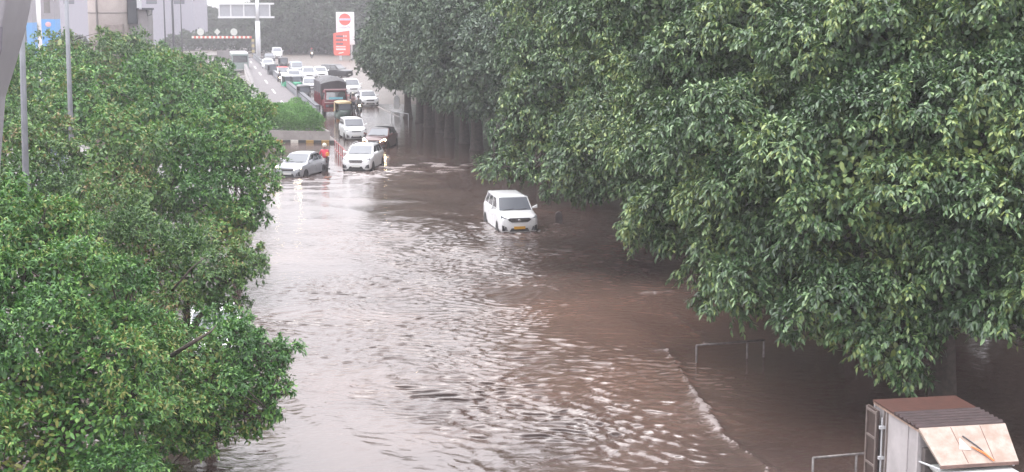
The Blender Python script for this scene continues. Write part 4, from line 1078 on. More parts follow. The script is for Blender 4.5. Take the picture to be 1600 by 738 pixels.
autorick('dark auto rickshaw farthest along the parapet', road_pos(428, 122, 2.7, ROAD_RZ), ROAD_RZ, METAL_D, METAL_D)
autorick('black-hooded auto rickshaw behind the red-covered van', road_pos(444, 109, 2.7, ROAD_RZ), ROAD_RZ, PAINT_D, PAINT_D)

# ---- bus on the left road
def bus():
    rz = ROAD_RZ; root = thing('bus', 'grey-green bus with a white roof on the road left of the ramp', 'bus', road_pos(376, 113, 7, rz), rz)
    b = MB(); b.box(-1.15, 1.15, -3.5, 3.5, .4, 2.5); b.build('body', mat('bus_green_grey', (.20, .25, .24), .5), root, bevel=.06)
    r = MB(); r.box(-1.12, 1.12, -3.45, 3.45, 2.502, 2.72); r.build('roof', PAINT_W2, root, bevel=.06)
    w = MB(); w.box(-1.0, 1.0, -3.52, -3.4, 1.35, 2.3); w.build('windscreen', GLASS, root)
    for s in (-1, 1):
        for k in range(5):
            m = MB(); m.box(s * 1.14, s * 1.16, -3.1 + k * 1.3, -2.0 + k * 1.3, 1.4, 2.2); m.build('side_window', GLASS, root)
        h = MB(); h.box(s * .7, s * 1.0, -3.53, -3.45, .75, .95); h.build('headlight', LAMP_OFF, root)
        for yw in (-2.3, 2.2): wheel(root, s * 1.0, yw, .45, .26, rim=METAL_D)
    return root
bus()

# ---- people and two-wheelers
SKIN = mat('skin', (.24, .12, .075), .55)
def skin_body(name, chains, m, parent, sub=1):
    """chains: list of lists of (x,y,z,r); first vertex of each later chain is 'at' index into the first chain if int"""
    me = bpy.data.meshes.new(name); vs = []; es = []; rs = []
    named = {}
    for ch in chains:
        prev = None
        for item in ch:
            if isinstance(item, str): prev = named[item]; continue
            x, y, z, r = item[:4]
            vs.append((x, y, z)); rs.append(r); i = len(vs) - 1
            if len(item) > 4: named[item[4]] = i
            if prev is not None: es.append((prev, i))
            prev = i
    me.from_pydata(vs, es, [])
    me.materials.append(m)
    o = link(name, me, parent)
    sk = o.modifiers.new('skin', 'SKIN'); sk.use_smooth_shade = True
    for i, r in enumerate(rs): me.skin_vertices[0].data[i].radius = (r, r)
    me.skin_vertices[0].data[0].use_root = True
    ss = o.modifiers.new('sub', 'SUBSURF'); ss.levels = sub; ss.render_levels = sub
    return o
def rider(label, loc, rz, top, trousers, helmet, bag=None):
    """person astride a two-wheeler, facing -Y; origin on the road"""
    root = thing('person', label, 'person', loc, rz)
    # one continuous body: pelvis first
    skin_body('body', [[(0, .12, .86, .15, 'pel'), (0, .08, 1.08, .14), (0, .02, 1.30, .155, 'ch'), (0, 0, 1.43, .07), (0, -.02, 1.52, .055), (0, -.03, 1.62, .095), (0, -.03, 1.72, .085)],
                       ['ch', (.17, .0, 1.37, .06), (.25, -.12, 1.16, .045), (.27, -.36, 1.06, .036), (.27, -.46, 1.05, .04), (.27, -.52, 1.03, .025)],
                       ['ch', (-.17, .0, 1.37, .06), (-.25, -.12, 1.16, .045), (-.27, -.36, 1.06, .036), (-.27, -.46, 1.05, .04), (-.27, -.52, 1.03, .025)],
                       ['pel', (.11, .05, .82, .10), (.20, -.30, .72, .085), (.19, -.22, .42, .06), (.19, -.15, .30, .045), (.19, -.28, .27, .04)],
                       ['pel', (-.11, .05, .82, .10), (-.20, -.30, .72, .085), (-.19, -.22, .42, .06), (-.19, -.15, .30, .045), (-.19, -.28, .27, .04)]], SKIN, root)
    skin_body('jacket', [[(0, .12, .90, .19, 'a'), (0, .08, 1.10, .18), (0, .02, 1.32, .185, 'c'), (0, 0, 1.42, .09)],
                         ['c', (.18, .0, 1.38, .085), (.26, -.12, 1.16, .07), (.275, -.32, 1.07, .055)], ['c', (-.18, .0, 1.38, .085), (-.26, -.12, 1.16, .07), (-.275, -.32, 1.07, .055)]], top, root)
    skin_body('trousers', [[(0, .12, .84, .17, 'a'), (.11, .05, .82, .12), (.20, -.30, .72, .105), (.19, -.22, .42, .08), (.19, -.16, .32, .07)], ['a', (-.11, .05, .82, .12), (-.20, -.30, .72, .105), (-.19, -.22, .42, .08), (-.19, -.16, .32, .07)]], trousers, root)
    h = MB(); h.ellipsoid((0, -.02, 1.69), (.135, .155, .135), 14, 9); ho = h.build('helmet', helmet, root, smooth=True)
    vz = MB(); vz.box(-.10, .10, -.19, -.14, 1.62, 1.70); vz.build('visor', GLASS, ho, bevel=.01)
    if bag:
        g_ = MB(); g_.box(-.20, -.02, .24, .36, 1.05, 1.30); g_.build('backpack', bag, root, bevel=.04)
    return root
def motorbike(label, loc, rz, paint, lamp=LAMP_OFF, lab_group=None):
    root = thing('motorcycle', label, 'motorcycle', loc, rz, lab_group)
    wheel(root, 0.0, -.62, .29, .09, rim=METAL_L); wheel(root, 0.0, .62, .29, .10, rim=METAL_L)
    t = MB(); t.ellipsoid((0, -.18, .78), (.15, .28, .13), 12, 8); t.build('fuel_tank', paint, root, smooth=True)
    s = MB(); s.hexa([(-.13, .0, .74), (.13, .0, .74), (.11, .65, .76), (-.11, .65, .76), (-.12, .02, .80), (.12, .02, .80), (.10, .65, .84), (-.10, .65, .84)]); s.build('saddle', BLACKP, root, bevel=.02)
    e = MB(); e.box(-.14, .14, -.22, .18, .28, .62); e.build('engine', METAL_D, root, bevel=.03)
    f = MB()
    for sx in (-1, 1):
        f.tube([(sx * .07, -.40, .98), (sx * .07, -.62, .29)], .022, 6); f.tube([(sx * .07, .2, .62), (sx * .08, .62, .29)], .02, 6)
        f.tube([(sx * .12, .1, .32), (sx * .14, .8, .36)], [.02, .05], 8)
    f.tube([(0, -.40, .95), (0, 0, .72), (0, .6, .72)], .03, 6); f.build('frame', METAL_D, root)
    hb = MB(); hb.tube([(-.34, -.30, 1.02), (-.12, -.42, 1.0), (.12, -.42, 1.0), (.34, -.30, 1.02)], .016, 6); hb.build('handlebar', BLACKP, root)
    l = MB(); l.tube([(0, -.56, .92), (0, -.44, .92)], [.085, .07], 12); l.build('headlight', lamp, root)
    m = MB(); m.prism([(-.85, .45), (-.62, .63), (-.40, .55), (-.42, .50), (-.62, .58), (-.82, .42)], 'x', -.055, .055); m.build('mudguard', paint, root)
    return root
RAIN_R = mat('red_raincoat', (.50, .025, .06), .5); DENIM = mat('dark_trousers', (.03, .032, .04), .7); GREY_T = mat('grey_jacket', (.13, .13, .14), .7)
WH = mat('white_helmet', (.6, .58, .5), .35)
HY = mat('orange_bag', (.65, .25, .05), .6)
def on_bike(lab_p, lab_b, px, py, rz, top, trs, hel, paint, lamp=LAMP_OFF, bag=None, z=None):
    p = road_pos(px, py, 1.9, rz, z=z)
    motorbike(lab_b, p, rz, paint, lamp); rider(lab_p, p, rz, top, trs, hel, bag)
on_bike('person in a red raincoat and pale helmet riding away behind the silver sedan', 'dark motorcycle under the rider in the red raincoat', 504, 263, R(196), RAIN_R, DENIM, WH, PAINT_D, bag=HY, z=-.2)
on_bike('person in a grey jacket riding between the truck and the white sedan', 'motorcycle with a lit lamp between the truck and the white sedan', 563, 181, R(14), GREY_T, DENIM, PAINT_D, PAINT_D, LAMP_ON)
on_bike('person in a pale pink top riding at the right side of the truck', 'motorcycle at the right side of the truck, under the rider in pale pink', 554, 176, R(14), mat('pink_top', (.55, .38, .38), .6), DENIM, WH, PAINT_D)
on_bike('person in dark clothes riding among the three-wheelers by the parapet', 'black motorcycle with a lit lamp by the parapet', 438, 134, R(14), GREY_T, DENIM, PAINT_D, PAINT_D, LAMP_ON)
on_bike('person with a red helmet riding alone on the wet road beyond the queue', 'motorcycle with a lit lamp alone on the wet road beyond the queue', 488, 92, R(14), GREY_T, DENIM, LAMP_RED, PAINT_D, LAMP_ON)
# ------------------------------------------------------------------ mini truck, lower right
def minitruck():
    rz = math.atan(.185)
    # front left roof corner of the box stands at this picture point, 2.6 m up
    WT, LB, HR = 1.66, 1.92, 2.62
    pc = G(1437, 670, HR - .2)
    hd = Vector((-math.sin(rz), math.cos(rz), 0)); sd = Vector((math.cos(rz), math.sin(rz), 0))
    ctr = pc + sd * (WT / 2)                   # middle of the front top edge of the box
    root = thing('mini_truck', 'small white box truck with a rusty brown ribbed roof, lower right corner', 'mini truck', (ctr.x, ctr.y, -.2), rz)
    hw = WT / 2
    BOXW = mat('box_white', (.48, .45, .455), .5, noise=.22, nscale=2.2)
    RUST = mat('rust_brown_roof', (.072, .026, .018), .55, noise=.35, nscale=5, bump=.3, bscale=20)
    FASC = mat('rusted_cream_fascia', (.38, .32, .28), .65, col2=(.28, .205, .165), nscale=3.5)
    DOORB = mat('brown_door', (.065, .042, .036), .55, noise=.35, nscale=6)
    GASK = mat('door_frame', (.20, .165, .15), .5, noise=.3, nscale=8)
    b = MB(); b.box(-hw, hw, 0.0, LB, .62, HR - .03); b.build('cargo_box', BOXW, root, bevel=.012)
    # side posts and panel seams
    for s in (-1, 1):
        for (a, c) in ((.0, .07), (.42, .46), (1.30, 1.34), (1.42, 1.46), (LB - .07, LB)):
            p = MB(); p.box(s * hw, s * (hw + .022), a, c, .64, HR - .06); p.build('side_post', GASK if a > .5 and a < 1.8 else BOXW, root)
        p = MB()
        p.box(s * hw, s * (hw + .03), .0, LB, HR - .06, HR - .01); p.build('roof_rail', mat('rail_tan', (.42, .30, .24), .6, noise=.4, nscale=9), root)
    # roof: flat sheet behind, pressed ribs in front
    r = MB(); r.box(-hw - .03, hw + .03, 1.04, LB + .04, HR - .028, HR + .012); r.build('roof_sheet', RUST, root)
    prof = []; n = 6
    vs = []; yv = []
    for i in range(n):
        y_a = .02 + i * (1.0 / n)
        yv += [(y_a, 0), (y_a + .075, 0), (y_a + .10, .035), (y_a + .145, .035)]
    yv.append((1.02, 0))
    poly = [(y, HR + .008 + z) for y, z in yv] + [(1.02, HR - .028), (.02, HR - .028)]
    r2 = MB(); r2.prism(poly, 'x', -hw - .03, hw + .03)
    r2.build('ribbed_roof', mat('rust_ribbed', (.052, .030, .030), .45, noise=.35, nscale=5), root)
    # sloping fascia over the cab
    f = MB()
    A = [(-hw - .02, .0, HR + .0), (hw + .02, .0, HR + .0)]
    y_f, z_f = -.66, 2.10
    Bq = [(-hw + .10, y_f, z_f), (hw - .06, y_f, z_f)]
    f.hexa([Bq[0], Bq[1], (hw + .02, -.0, HR - .05), (-hw - .02, -.0, HR - .05), (Bq[0][0], y_f - .015, z_f + .03), (Bq[1][0], y_f - .015, z_f + .03), (hw + .02, -.004, HR + .012), (-hw - .02, -.004, HR + .012)])
    f.build('fascia', FASC, root)
    qf = [(Bq[0][0], y_f - .015, z_f + .03), (Bq[1][0], y_f - .015, z_f + .03), (hw + .02, -.004, HR + .012), (-hw - .02, -.004, HR + .012)]
    for (u0, u1) in ((.355, .362), (.695, .702)):
        s_ = MB(); quad_patch(s_, qf, u0, u1, .02, .98, .004); s_.build('fascia_seam', mat('seam_brown', (.16, .08, .06), .7), root)
    e = MB(); e.box(Bq[0][0], Bq[1][0], y_f - .03, y_f + .01, z_f - .03, z_f + .028); e.build('fascia_lip', mat('lip_brown', (.20, .12, .10), .6, noise=.4), root)
    # faded triangle mark and a scrap of orange tape on the fascia
    def PF_(u, v, off=.01):
        a, bq, c, d = [Vector(p) for p in qf]; nrm = (bq - a).cross(d - a).normalized()
        return (a * (1 - u) + bq * u) * (1 - v) + (d * (1 - u) + c * u) * v + nrm * off
    t = MB(); p = [PF_(.33, .38), PF_(.47, .35), PF_(.40, .68)]; n_ = [PF_(.33, .38, 0), PF_(.47, .35, 0), PF_(.40, .68, 0)]
    t.add(n_ + p, [(2, 1, 0), (3, 4, 5), (0, 1, 4, 3), (1, 2, 5, 4), (2, 0, 3, 5)]); t.build('pale_triangle', mat('pale_mark', (.52, .44, .40), .6), root)
    t = MB(); t.tube([PF_(.44, .72, .02), PF_(.56, .42, .02), PF_(.62, .22, .02)], .012, 6); t.build('wiper_stick', METAL_D, root)
    t = MB(); t.tube([PF_(.48, .42, .03), PF_(.60, .22, .035), PF_(.68, .02, .03)], [.012, .022, .016], 6); t.build('orange_tape', mat('orange_tape', (.75, .20, .06), .5), root)
    # strut between box and cab
    for s in (-1, 1):
        st = MB(); st.tube([(s * (hw - .02), -.0, 2.0), (s * (hw - .12), -.62, 2.04)], .02, 6); st.build('strut', METAL_L, root)
    bk = MB(); bk.box(-hw + .05, hw - .05, -.16, -.02, .62, HR - .35)
    bk.build('bulkhead', mat('bulkhead_grey', (.14, .12, .115), .6, noise=.3, nscale=6), root)
    # open rear door folded forward against the side
    d_ = MB(); d_.box(-hw - .13, -hw - .085, 1.50, LB + .07, .85, HR - .08)
    ob = d_.build('rear_door', DOORB, root, bevel=.006)
    for z_ in (.87, 1.40, 1.95, HR - .17):
        fr = MB(); fr.box(-hw - .15, -hw - .13, 1.51, LB + .06, z_, z_ + .045); fr.build('door_frame', GASK, ob)
    for y_ in (1.51, LB + .015):
        fr = MB(); fr.box(-hw - .153, -hw - .132, y_, y_ + .045, .87, HR - .10); fr.build('door_frame', GASK, ob)
    hg = MB(); hg.tube([(-hw - .07, 1.42, .9), (-hw - .07, 1.42, HR - .2)], .014, 6)
    for z_ in (1.0, 1.6, 2.2): hg.box(-hw - .12, -hw, 1.40, 1.45, z_, z_ + .06)
    hg.build('door_bar', METAL_L, ob)
    # cab
    CW = mat('cab_white', (.60, .61, .60), .3, coat=.3, noise=.05, nscale=4)
    c = MB()
    yb, yf = -.18, -1.55
    c.hexa([(-.74, yf - .02, .45), (.74, yf - .02, .45), (.74, yb, .45), (-.74, yb, .45), (-.74, yf, 1.15), (.74, yf, 1.15), (.74, yb, 1.15), (-.74, yb, 1.15)])
    c.hexa([(-.73, yf + .01, 1.152), (.73, yf + .01, 1.152), (.73, yb, 1.152), (-.73, yb, 1.152), (-.62, yf + .56, 1.94), (.62, yf + .56, 1.94), (.64, yb, 1.94), (-.64, yb, 1.94)])
    c.build('cab', CW, root, bevel=.05, bseg=3)
    rf = MB(); rf.box(-.70, .70, yf + .50, yb + .02, 1.90, 2.0); rf.build('cab_roof', CW, root, bevel=.045, bseg=3)
    q = [(-.73, yf + .01, 1.152), (.73, yf + .01, 1.152), (.62, yf + .56, 1.94), (-.62, yf + .56, 1.94)]
    quad_patch(MB(), q, .05, .95, .08, .93, .02).build('windscreen', GLASS, root)
    for s in (-1, 1):
        sq = [(s * .73, yf + .05, 1.16), (s * .73, yb, 1.16), (s * .64, yb, 1.92), (s * .62, yf + .58, 1.92)]
        if s < 0: sq = [sq[1], sq[0], sq[3], sq[2]]
        quad_patch(MB(), sq, .10, .88, .12, .90, .018).build('side_window', GLASS, root)
        wheel(root, s * .66, yf + .55, .28, .17, rim=METAL_L); wheel(root, s * .66, 1.45, .28, .17, rim=METAL_L)
        h = MB(); h.box(s * .42, s * .70, yf - .05, yf + .02, .72, .92); h.build('headlight', LAMP_OFF, root, bevel=.015)
        m = MB(); m.tube([(s * .74, yf + .35, 1.25), (s * .90, yf + .25, 1.35)], .012, 6); m.box(s * .84, s * .98, yf + .22, yf + .26, 1.25, 1.5); m.build('wing_mirror', BLACKP, root)
    bp = MB(); bp.box(-.76, .76, yf - .10, yf + .05, .34, .55); bp.build('bumper', BLACKP, root, bevel=.02)
    pl = MB(); pl.box(-.22, .22, yf - .115, yf - .10, .38, .50); pl.build('number_plate', PLATE_Y, root)
    ch = MB(); ch.box(-.40, .40, -1.5, LB - .05, .42, .60); ch.build('chassis', METAL_D, root)
minitruck()

# ---- pipe rails
def rail(label, x0, y0, x1, y1, htop, posts, group='low pipe rails in the water'):
    """top pipe between two picture points at height htop; posts = fractions"""
    a = G(x0, y0, htop); c = G(x1, y1, htop)
    root = thing('pipe_rail', label, 'pipe rail', (a.x, a.y, 0), 0, group)
    o = Vector((a.x, a.y, 0))
    t = MB(); t.tube([a - o, c - o], .03, 8); t.build('top_pipe', STEEL, root, smooth=True)
    for f in posts:
        p = lerp(a, c, f) - o; m = MB(); m.tube([(p.x, p.y, -.6), (p.x, p.y, htop + .0)], .027, 8); m.build('post', STEEL, root, smooth=True)
rail('low pipe rail by the kerb, with three posts, under the drooping leaves', 1088, 540, 1194, 532, .48, (.003, .75, .997))
rail('low pipe rail running behind the mini truck door', 1270, 716, 1420, 702, .48, (.003, .45, .997))
# milestone-like bollard
p = G(873, 348); b = MB()
b.box(-.17, .17, -.13, .13, -.6, .36); n = 10
b2 = MB(); b2.prism([(-.17, -.6), (.17, -.6), (.17, .34)] + [(.17 * math.cos(math.pi * k / n), .34 + .17 * math.sin(math.pi * k / n)) for k in range(1, n)] + [(-.17, .34)], 'y', -.11, .11)
ms = b2.build('kerb_stone', mat('milestone', (.12, .095, .09), .75, noise=.4, nscale=6), bevel=.02); ms.location = (p.x, p.y, 0)
tag(ms, 'round-topped brown marker stone standing in the water right of the minivan', 'marker stone')

# ---- red and white plastic barricade
a, c = G(523, 229, .4), G(541, 247, .4)
BR = mat('barrier_red', (.34, .07, .07), .5); BW = mat('barrier_white', (.65, .60, .60), .5)
for i in range(3):
    q0 = lerp(a, c, i / 3 + .02); q1 = lerp(a, c, (i + 1) / 3 - .02)
    root = thing('barricade', ['red barricade of upright bars nearest the island kerb', 'red barricade of upright bars in the middle of the three', 'red barricade of upright bars closest to the white suv'][i], 'barricade', (q0.x, q0.y, 0), 0, 'red barricades at the island nose')
    dv = q1 - q0; dv.z = 0
    m = MB(); m.tube([(0, 0, .8), (dv.x, dv.y, .8)], .035, 6); m.tube([(0, 0, .25), (dv.x, dv.y, .25)], .035, 6); m.build('rail', BR, root)
    for k in range(5):
        m = MB(); x, y = dv.x * k / 4, dv.y * k / 4; m.tube([(x, y, -.2), (x, y, .85)], .022, 6); m.build('bar', BR if k % 2 == 0 else BW, root)

# ---- lamp posts on the left
def lamp_post(label, x, Yv, r, hh, side=1):
    root = thing('lamp_post', label, 'lamp post', (x, Yv, -.4), 0, 'grey lamp posts of the left verge')
    b = MB(); b.tube([(0, 0, 0), (0, 0, hh * .5), (0, 0, hh)], [r, r * .8, r * .55], 12); b.build('pole', METAL_G, root, smooth=True)
    b = MB(); b.tube([(0, 0, hh), (side * .5, 0, hh + .35), (side * 1.6, 0, hh + .5)], [r * .5, r * .4, r * .35], 8); b.build('arm', METAL_G, root, smooth=True)
    b = MB(); b.hexa([(side * 1.5, -.12, hh + .42), (side * 2.2, -.14, hh + .47), (side * 2.2, .14, hh + .47), (side * 1.5, .12, hh + .42), (side * 1.5, -.10, hh + .52), (side * 2.2, -.10, hh + .56), (side * 2.2, .10, hh + .56), (side * 1.5, .10, hh + .52)]); b.build('lamp_head', METAL_L, root)
    return root
p = D(31, 250, 40); lp = lamp_post('grey lamp post nearest the left edge, in front of the light green tree', p.x, p.y, .105, 14); lp.rotation_euler = (0, R(1.4), 0)
p = D(104, 100, 58); lp = lamp_post('taller-looking grey lamp post, second from the left edge', p.x, p.y, .115, 14); lp.rotation_euler = (0, R(.6), 0)
rt_ = thing('road_sign', 'round yellow-green sign disc beside the second grey lamp post', 'road sign', (D(94, 60, 88).x, D(94, 60, 88).y, 0))
b = MB(); b.tube([(0, 0, 0), (0, 0, 7.4)], .04, 6); b.build('post', METAL_G, rt_)
b = MB(); b.prism([(.24 * math.cos(t * math.pi / 8) * .5, 7.5 + .30 * math.sin(t * math.pi / 8)) for t in range(16)], 'y', -.09, -.045); b.build('disc', mat('yellow_green_sign', (.38, .45, .20), .5), rt_)

# ---- flared concrete pier, upper left corner
dep = 33.0
def X_(px): return (px - 800) / F * dep
def Zt(py): return D(400, py, dep).z
Yp = D(0, 60, dep).y
SH = -38
X0_ = X_
def X_(px): return X0_(px + SH)
outl = [(X_(-26), -.5), (X_(-22), Zt(330)), (X_(0) , Zt(160)), (X_(22), Zt(100)), (X_(38), Zt(52)), (X_(47), Zt(18)), (X_(52), Zt(-6)), (X_(62), Zt(-60)), (X_(70), Zt(-120)),
        (X_(-300), Zt(-120)), (X_(-280), Zt(-20)), (X_(-210), Zt(150)), (X_(-190), Zt(330)), (X_(-186), -.5)]
pr = thing('flared_pier', 'grey flared concrete pier cutting the upper left corner', 'bridge pier', (0, Yp, 0))
b = MB(); b.prism(outl, 'y', 0, 1.8); b.build('pier_body', CONC_B, pr, bevel=.05)
SH = -22
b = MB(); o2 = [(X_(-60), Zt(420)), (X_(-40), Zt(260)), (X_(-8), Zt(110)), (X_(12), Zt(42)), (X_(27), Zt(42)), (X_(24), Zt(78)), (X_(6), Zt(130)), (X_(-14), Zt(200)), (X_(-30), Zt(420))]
b.prism(o2, 'y', -.05, -.002); b.build('shaded_face', mat('concrete_bluish_shaded', (.15, .14, .165), .8, noise=.2), pr)  # shade of the front face, painted as a darker sheet on the pier

# ---- round viaduct pier with utility boxes
dp = 112.0
c0 = D(173, 20, dp)
vp = thing('viaduct_pier', 'huge round brown-grey concrete pier rising behind the left trees', 'viaduct pier', (c0.x, c0.y, 0))
b = MB(); b.tube([(0, 0, -.5), (0, 0, 16)], 1.68, 40); b.build('column', CONC_P, vp, smooth=True)
b = MB(); b.tube([(0, 0, 9.1), (0, 0, 9.16)], 1.70, 40); b.build('joint_ring', CONC_D, vp)
b = MB(); b.tube([(-.62, -1.62, 0), (-.62, -1.62, 16)], .07, 8); b.build('drain_pipe', CONC_D, vp)
b = MB(); b.box(-.05, 1.3, -1.75, -1.2, 3, 8.3); b.build('jacket_plate', mat('pier_lower', (.27, .23, .22), .85, noise=.2), vp, bevel=.03)
b = MB(); b.box(1.55, 3.0, -.7, .8, -.5, 9.4); b.build('side_shaft', mat('shaft_grey', (.27, .255, .265), .8, noise=.25, nscale=.9), vp, bevel=.03)
b = MB(); b.box(1.5, 2.2, -.9, -.1, 8.3, 16); b.build('dark_duct', METAL_D, vp)
b = MB(); b.box(2.25, 2.55, -1.0, -.7, 9.5, 16); b.build('white_duct', METAL_L, vp)
b = MB(); b.box(2.6, 3.4, -.9, -.4, 9.35, 9.5); b.tube([(2.9, -.8, 9.4), (3.0, -.8, 8.9), (3.3, -.8, 9.0), (3.35, -.8, 9.4)], .04, 6); b.build('bracket', METAL_D, vp)

# ---- farther piers with painted blue panels
PB = mat('blue_panel', (.10, .30, .62), .5)
for i, (px, w, dd, lab) in enumerate(((75, .8, 170, 'pale viaduct pier with a sky-blue painted base and a pink smudge'), (45, .38, 190, 'faint pier with a narrow blue base beside the flared one'))):
    q = D(px, 30, dd); r_ = thing('viaduct_pier', lab, 'viaduct pier', (q.x, q.y, 0), 0, 'far piers with blue bases')
    b = MB(); b.box(-w, w, 0, 2, 7.9 if i == 0 else 7.2, 14); b.build('column', CONC_B, r_)
    b = MB(); b.box(-w, w, 0, 2, -.5, 7.898 if i == 0 else 7.198); b.build('painted_base', PB, r_)
    if i == 0:
        b = MB(); b.ellipsoid((.0, -.03, 7.3), (.35, .05, .3), 10, 6); b.build('pink_smudge', mat('pink_paint', (.60, .36, .40), .6), r_)
        b = MB(); b.box(-.4, .3, -.05, -.002, 8.6, 11.2); b.build('dark_recess', CONC_D, r_)
# far masonry block, long pale building, thin poles
def block(name, label, px0, px1, pyt, dd, hbase, m, floors=0, roofm=None):
    a, c = D(px0, pyt, dd), D(px1, pyt, dd)
    r_ = thing(name, label, 'building', ((a.x + c.x) / 2, a.y, 0)); hw = (c.x - a.x) / 2; H_ = a.z
    b = MB(); b.box(-hw, hw, 0, 14, hbase, H_); b.build('wall', m, r_)
    b = MB(); b.box(-hw - .3, hw + .3, -.3, 14.3, H_ + .002, H_ + .5); b.build('roof', roofm or CONC_D, r_)
    for f in range(floors):
        n = max(2, int(hw * 2 / 5))
        for k in range(n):
            b = MB(); x = -hw + (k + .5) * 2 * hw / n; b.box(x - 1.1, x + 1.1, -.05, .1, H_ - 2.6 - f * 3.4, H_ - 1.0 - f * 3.4); b.build('window', mat('far_window', (.10, .11, .13), .2), r_)
block('station_building', 'hazy grey-violet station block behind the left piers', 84, 300, -40, 300, -.5, mat('hazy_wall', (.30, .29, .34), .8), 2)
block('long_building', 'long pale low building with a reddish roof strip in the haze', 262, 430, 18, 420, -.5, mat('pale_wall', (.72, .69, .66), .7), 1, mat('reddish_roof', (.50, .30, .28), .6))
block('tower_block', 'pale block rising behind the overhead sign panel', 372, 440, -14, 520, -.5, mat('pale_wall2', (.68, .68, .68), .7), 3)
for i, (px, dd, rr, lab) in enumerate(((270, 180, .16, 'darker of the two thin poles left of the long pale building'), (257, 190, .11, 'thin grey pole just right of the round pier boxes'), (283, 210, .09, 'faintest thin pole in front of the long pale building'))):
    q = D(px, 30, dd); b = MB(); b.tube([(0, 0, -.5), (0, 0, 8), (0, 0, 15)], [rr, rr * .85, rr * .6], 8)
    o = b.build('utility_pole', METAL_D, smooth=True); o.location = (q.x, q.y, 0); tag(o, lab, 'pole', 'thin poles in the haze')

# ---- overhead sign (seen from behind)
dg = 258.0
q = G(404, 93); gs = thing('overhead_sign', 'overhead road sign seen from its grey back, on a single tall mast', 'overhead sign', (q.x, q.y, 0), ROAD_RZ * .3)
k = F / q.length
dd = q.y * math.cos(PITCH) + CAM_H * math.sin(PITCH)
def ZZ(py): return D(404, py, dd).z
def XX_(px): return (px - 404) / F * dd
b = MB(); b.tube([(0, 0, -.5), (0, 0, ZZ(33)), ], .42, 16); b.tube([(0, 0, ZZ(34)), (0, 0, ZZ(-2))], .30, 16); b.build('mast', METAL_L, gs, smooth=True)
b = MB(); b.box(XX_(346), XX_(424), .4, .5, ZZ(26), ZZ(7)); b.build('panel', mat('sign_back', (.33, .34, .37), .5, noise=.08, nscale=1), gs)
fr = mat('sign_frame', (.62, .63, .64), .5)
for (a_, c_) in ((28.5, 25.5), (7.5, 4.5)):
    b = MB(); b.box(XX_(343), XX_(430), .15, .38, ZZ(a_), ZZ(c_)); b.build('frame_beam', fr, gs)
for px in (345, 363, 383, 423):
    b = MB(); b.box(XX_(px) - .10, XX_(px) + .10, .2, .37, ZZ(25.4), ZZ(7.6)); b.build('frame_post', fr, gs)
b = MB(); b.box(-1.6, 1.4, -1.2, 1.2, -.2, .5); b.build('plinth', CONC_D, gs, bevel=.04)

# ---- height barrier with striped beam, striped post, three discs
hbd = 262.0
q = D(395, 93, hbd); hb = thing('height_barrier', 'height barrier with a red and white striped beam and a hazard-striped post', 'height barrier', (q.x, q.y, 0))
def XB(px): return (px - 395) / F * hbd
def ZB(py): return D(395, py, hbd).z
SR, SW = mat('stripe_red', (.62, .12, .09), .5), mat('stripe_white', (.72, .70, .62), .5)
n = 28
for i in range(n):
    x0, x1 = XB(301) + (XB(394) - XB(301)) * i / n, XB(301) + (XB(394) - XB(301)) * (i + 1) / n
    b = MB(); b.box(x0, x1 - .003, -.1, .1, ZB(60), ZB(56.5)); b.build('beam_stripe', SR if i % 2 else SW, hb)
SY = mat('stripe_yellow_hazed', (.38, .32, .15), .6)  # yellow dulled, black stripes greyed: haze put into the colours
for s_, px in ((0, 396),):
    for i in range(8):
        z0 = ZB(95) + (ZB(61) - ZB(95)) * i / 8; z1 = ZB(95) + (ZB(61) - ZB(95)) * (i + 1) / 8
        b = MB(); b.box(XB(px) - .22, XB(px) + .22, -.2, .2, z0, z1 - .003); b.build('post_stripe', SY if i % 2 else CONC_D, hb)
for i, (px, kind, lab) in enumerate(((315, 0, 'left disc'), (341, 1, 'middle'), (367, 0, 'right'))):
    b = MB()
    if kind == 0: b.prism([(XB(px) + .62 * math.cos(t * math.pi / 12), ZB(50) + .62 * math.sin(t * math.pi / 12)) for t in range(24)], 'y', -.14, -.08)
    else: b.prism([(XB(px) - .55, ZB(50)), (XB(px), ZB(50) - .55), (XB(px) + .55, ZB(50)), (XB(px), ZB(50) + .6)], 'y', -.14, -.08)
    o = b.build('warning_disc', mat('disc_back', (.52, .54, .50), .5), hb)
    b = MB(); b.box(XB(px) - .05, XB(px) + .05, -.07, -.0, ZB(58), ZB(46)); b.build('disc_bracket', METAL_G, o)
wl = MB(); a, c = D(366, 76, 250), D(394, 76, 250); wl.box(a.x - 3, c.x - 1, a.y, a.y + .3, 0, 1.6)
# low walls and kerbs beyond
o = wl.build('boundary_wall', CONC_D); tag(o, 'low grey wall in the haze between the bus and the overhead sign mast', 'wall')

# ---- fuel station signs
q = G(540, 96); ds = 246.0
fs_ = thing('fuel_sign', 'tall white fuel station sign with a red disc', 'fuel sign', (D(539, 60, ds).x, D(539, 60, ds).y, 0))
def XS(px): return (px - 539) / F * ds
def ZS(py): return D(539, py, ds).z
b = MB(); b.box(XS(525.5), XS(553.5), 0, .5, ZS(70), ZS(19)); b.build('white_panel', mat('sign_white', (.80, .78, .80), .4), fs_, bevel=.03)
b = MB(); b.box(-1.0, -.7, .1, .4, -.5, ZS(19)); b.box(.9, 1.2, .1, .4, -.5, ZS(70)); b.build('sign_post', METAL_L, fs_)
b = MB(); cx, cz, rr = XS(539.3), ZS(30.5), .98
b.prism([(cx + rr * math.cos(t * math.pi / 20), cz + rr * math.sin(t * math.pi / 20)) for t in range(40)], 'y', -.04, -.002); o = b.build('red_disc', mat('sign_red', (.78, .12, .10), .4), fs_)
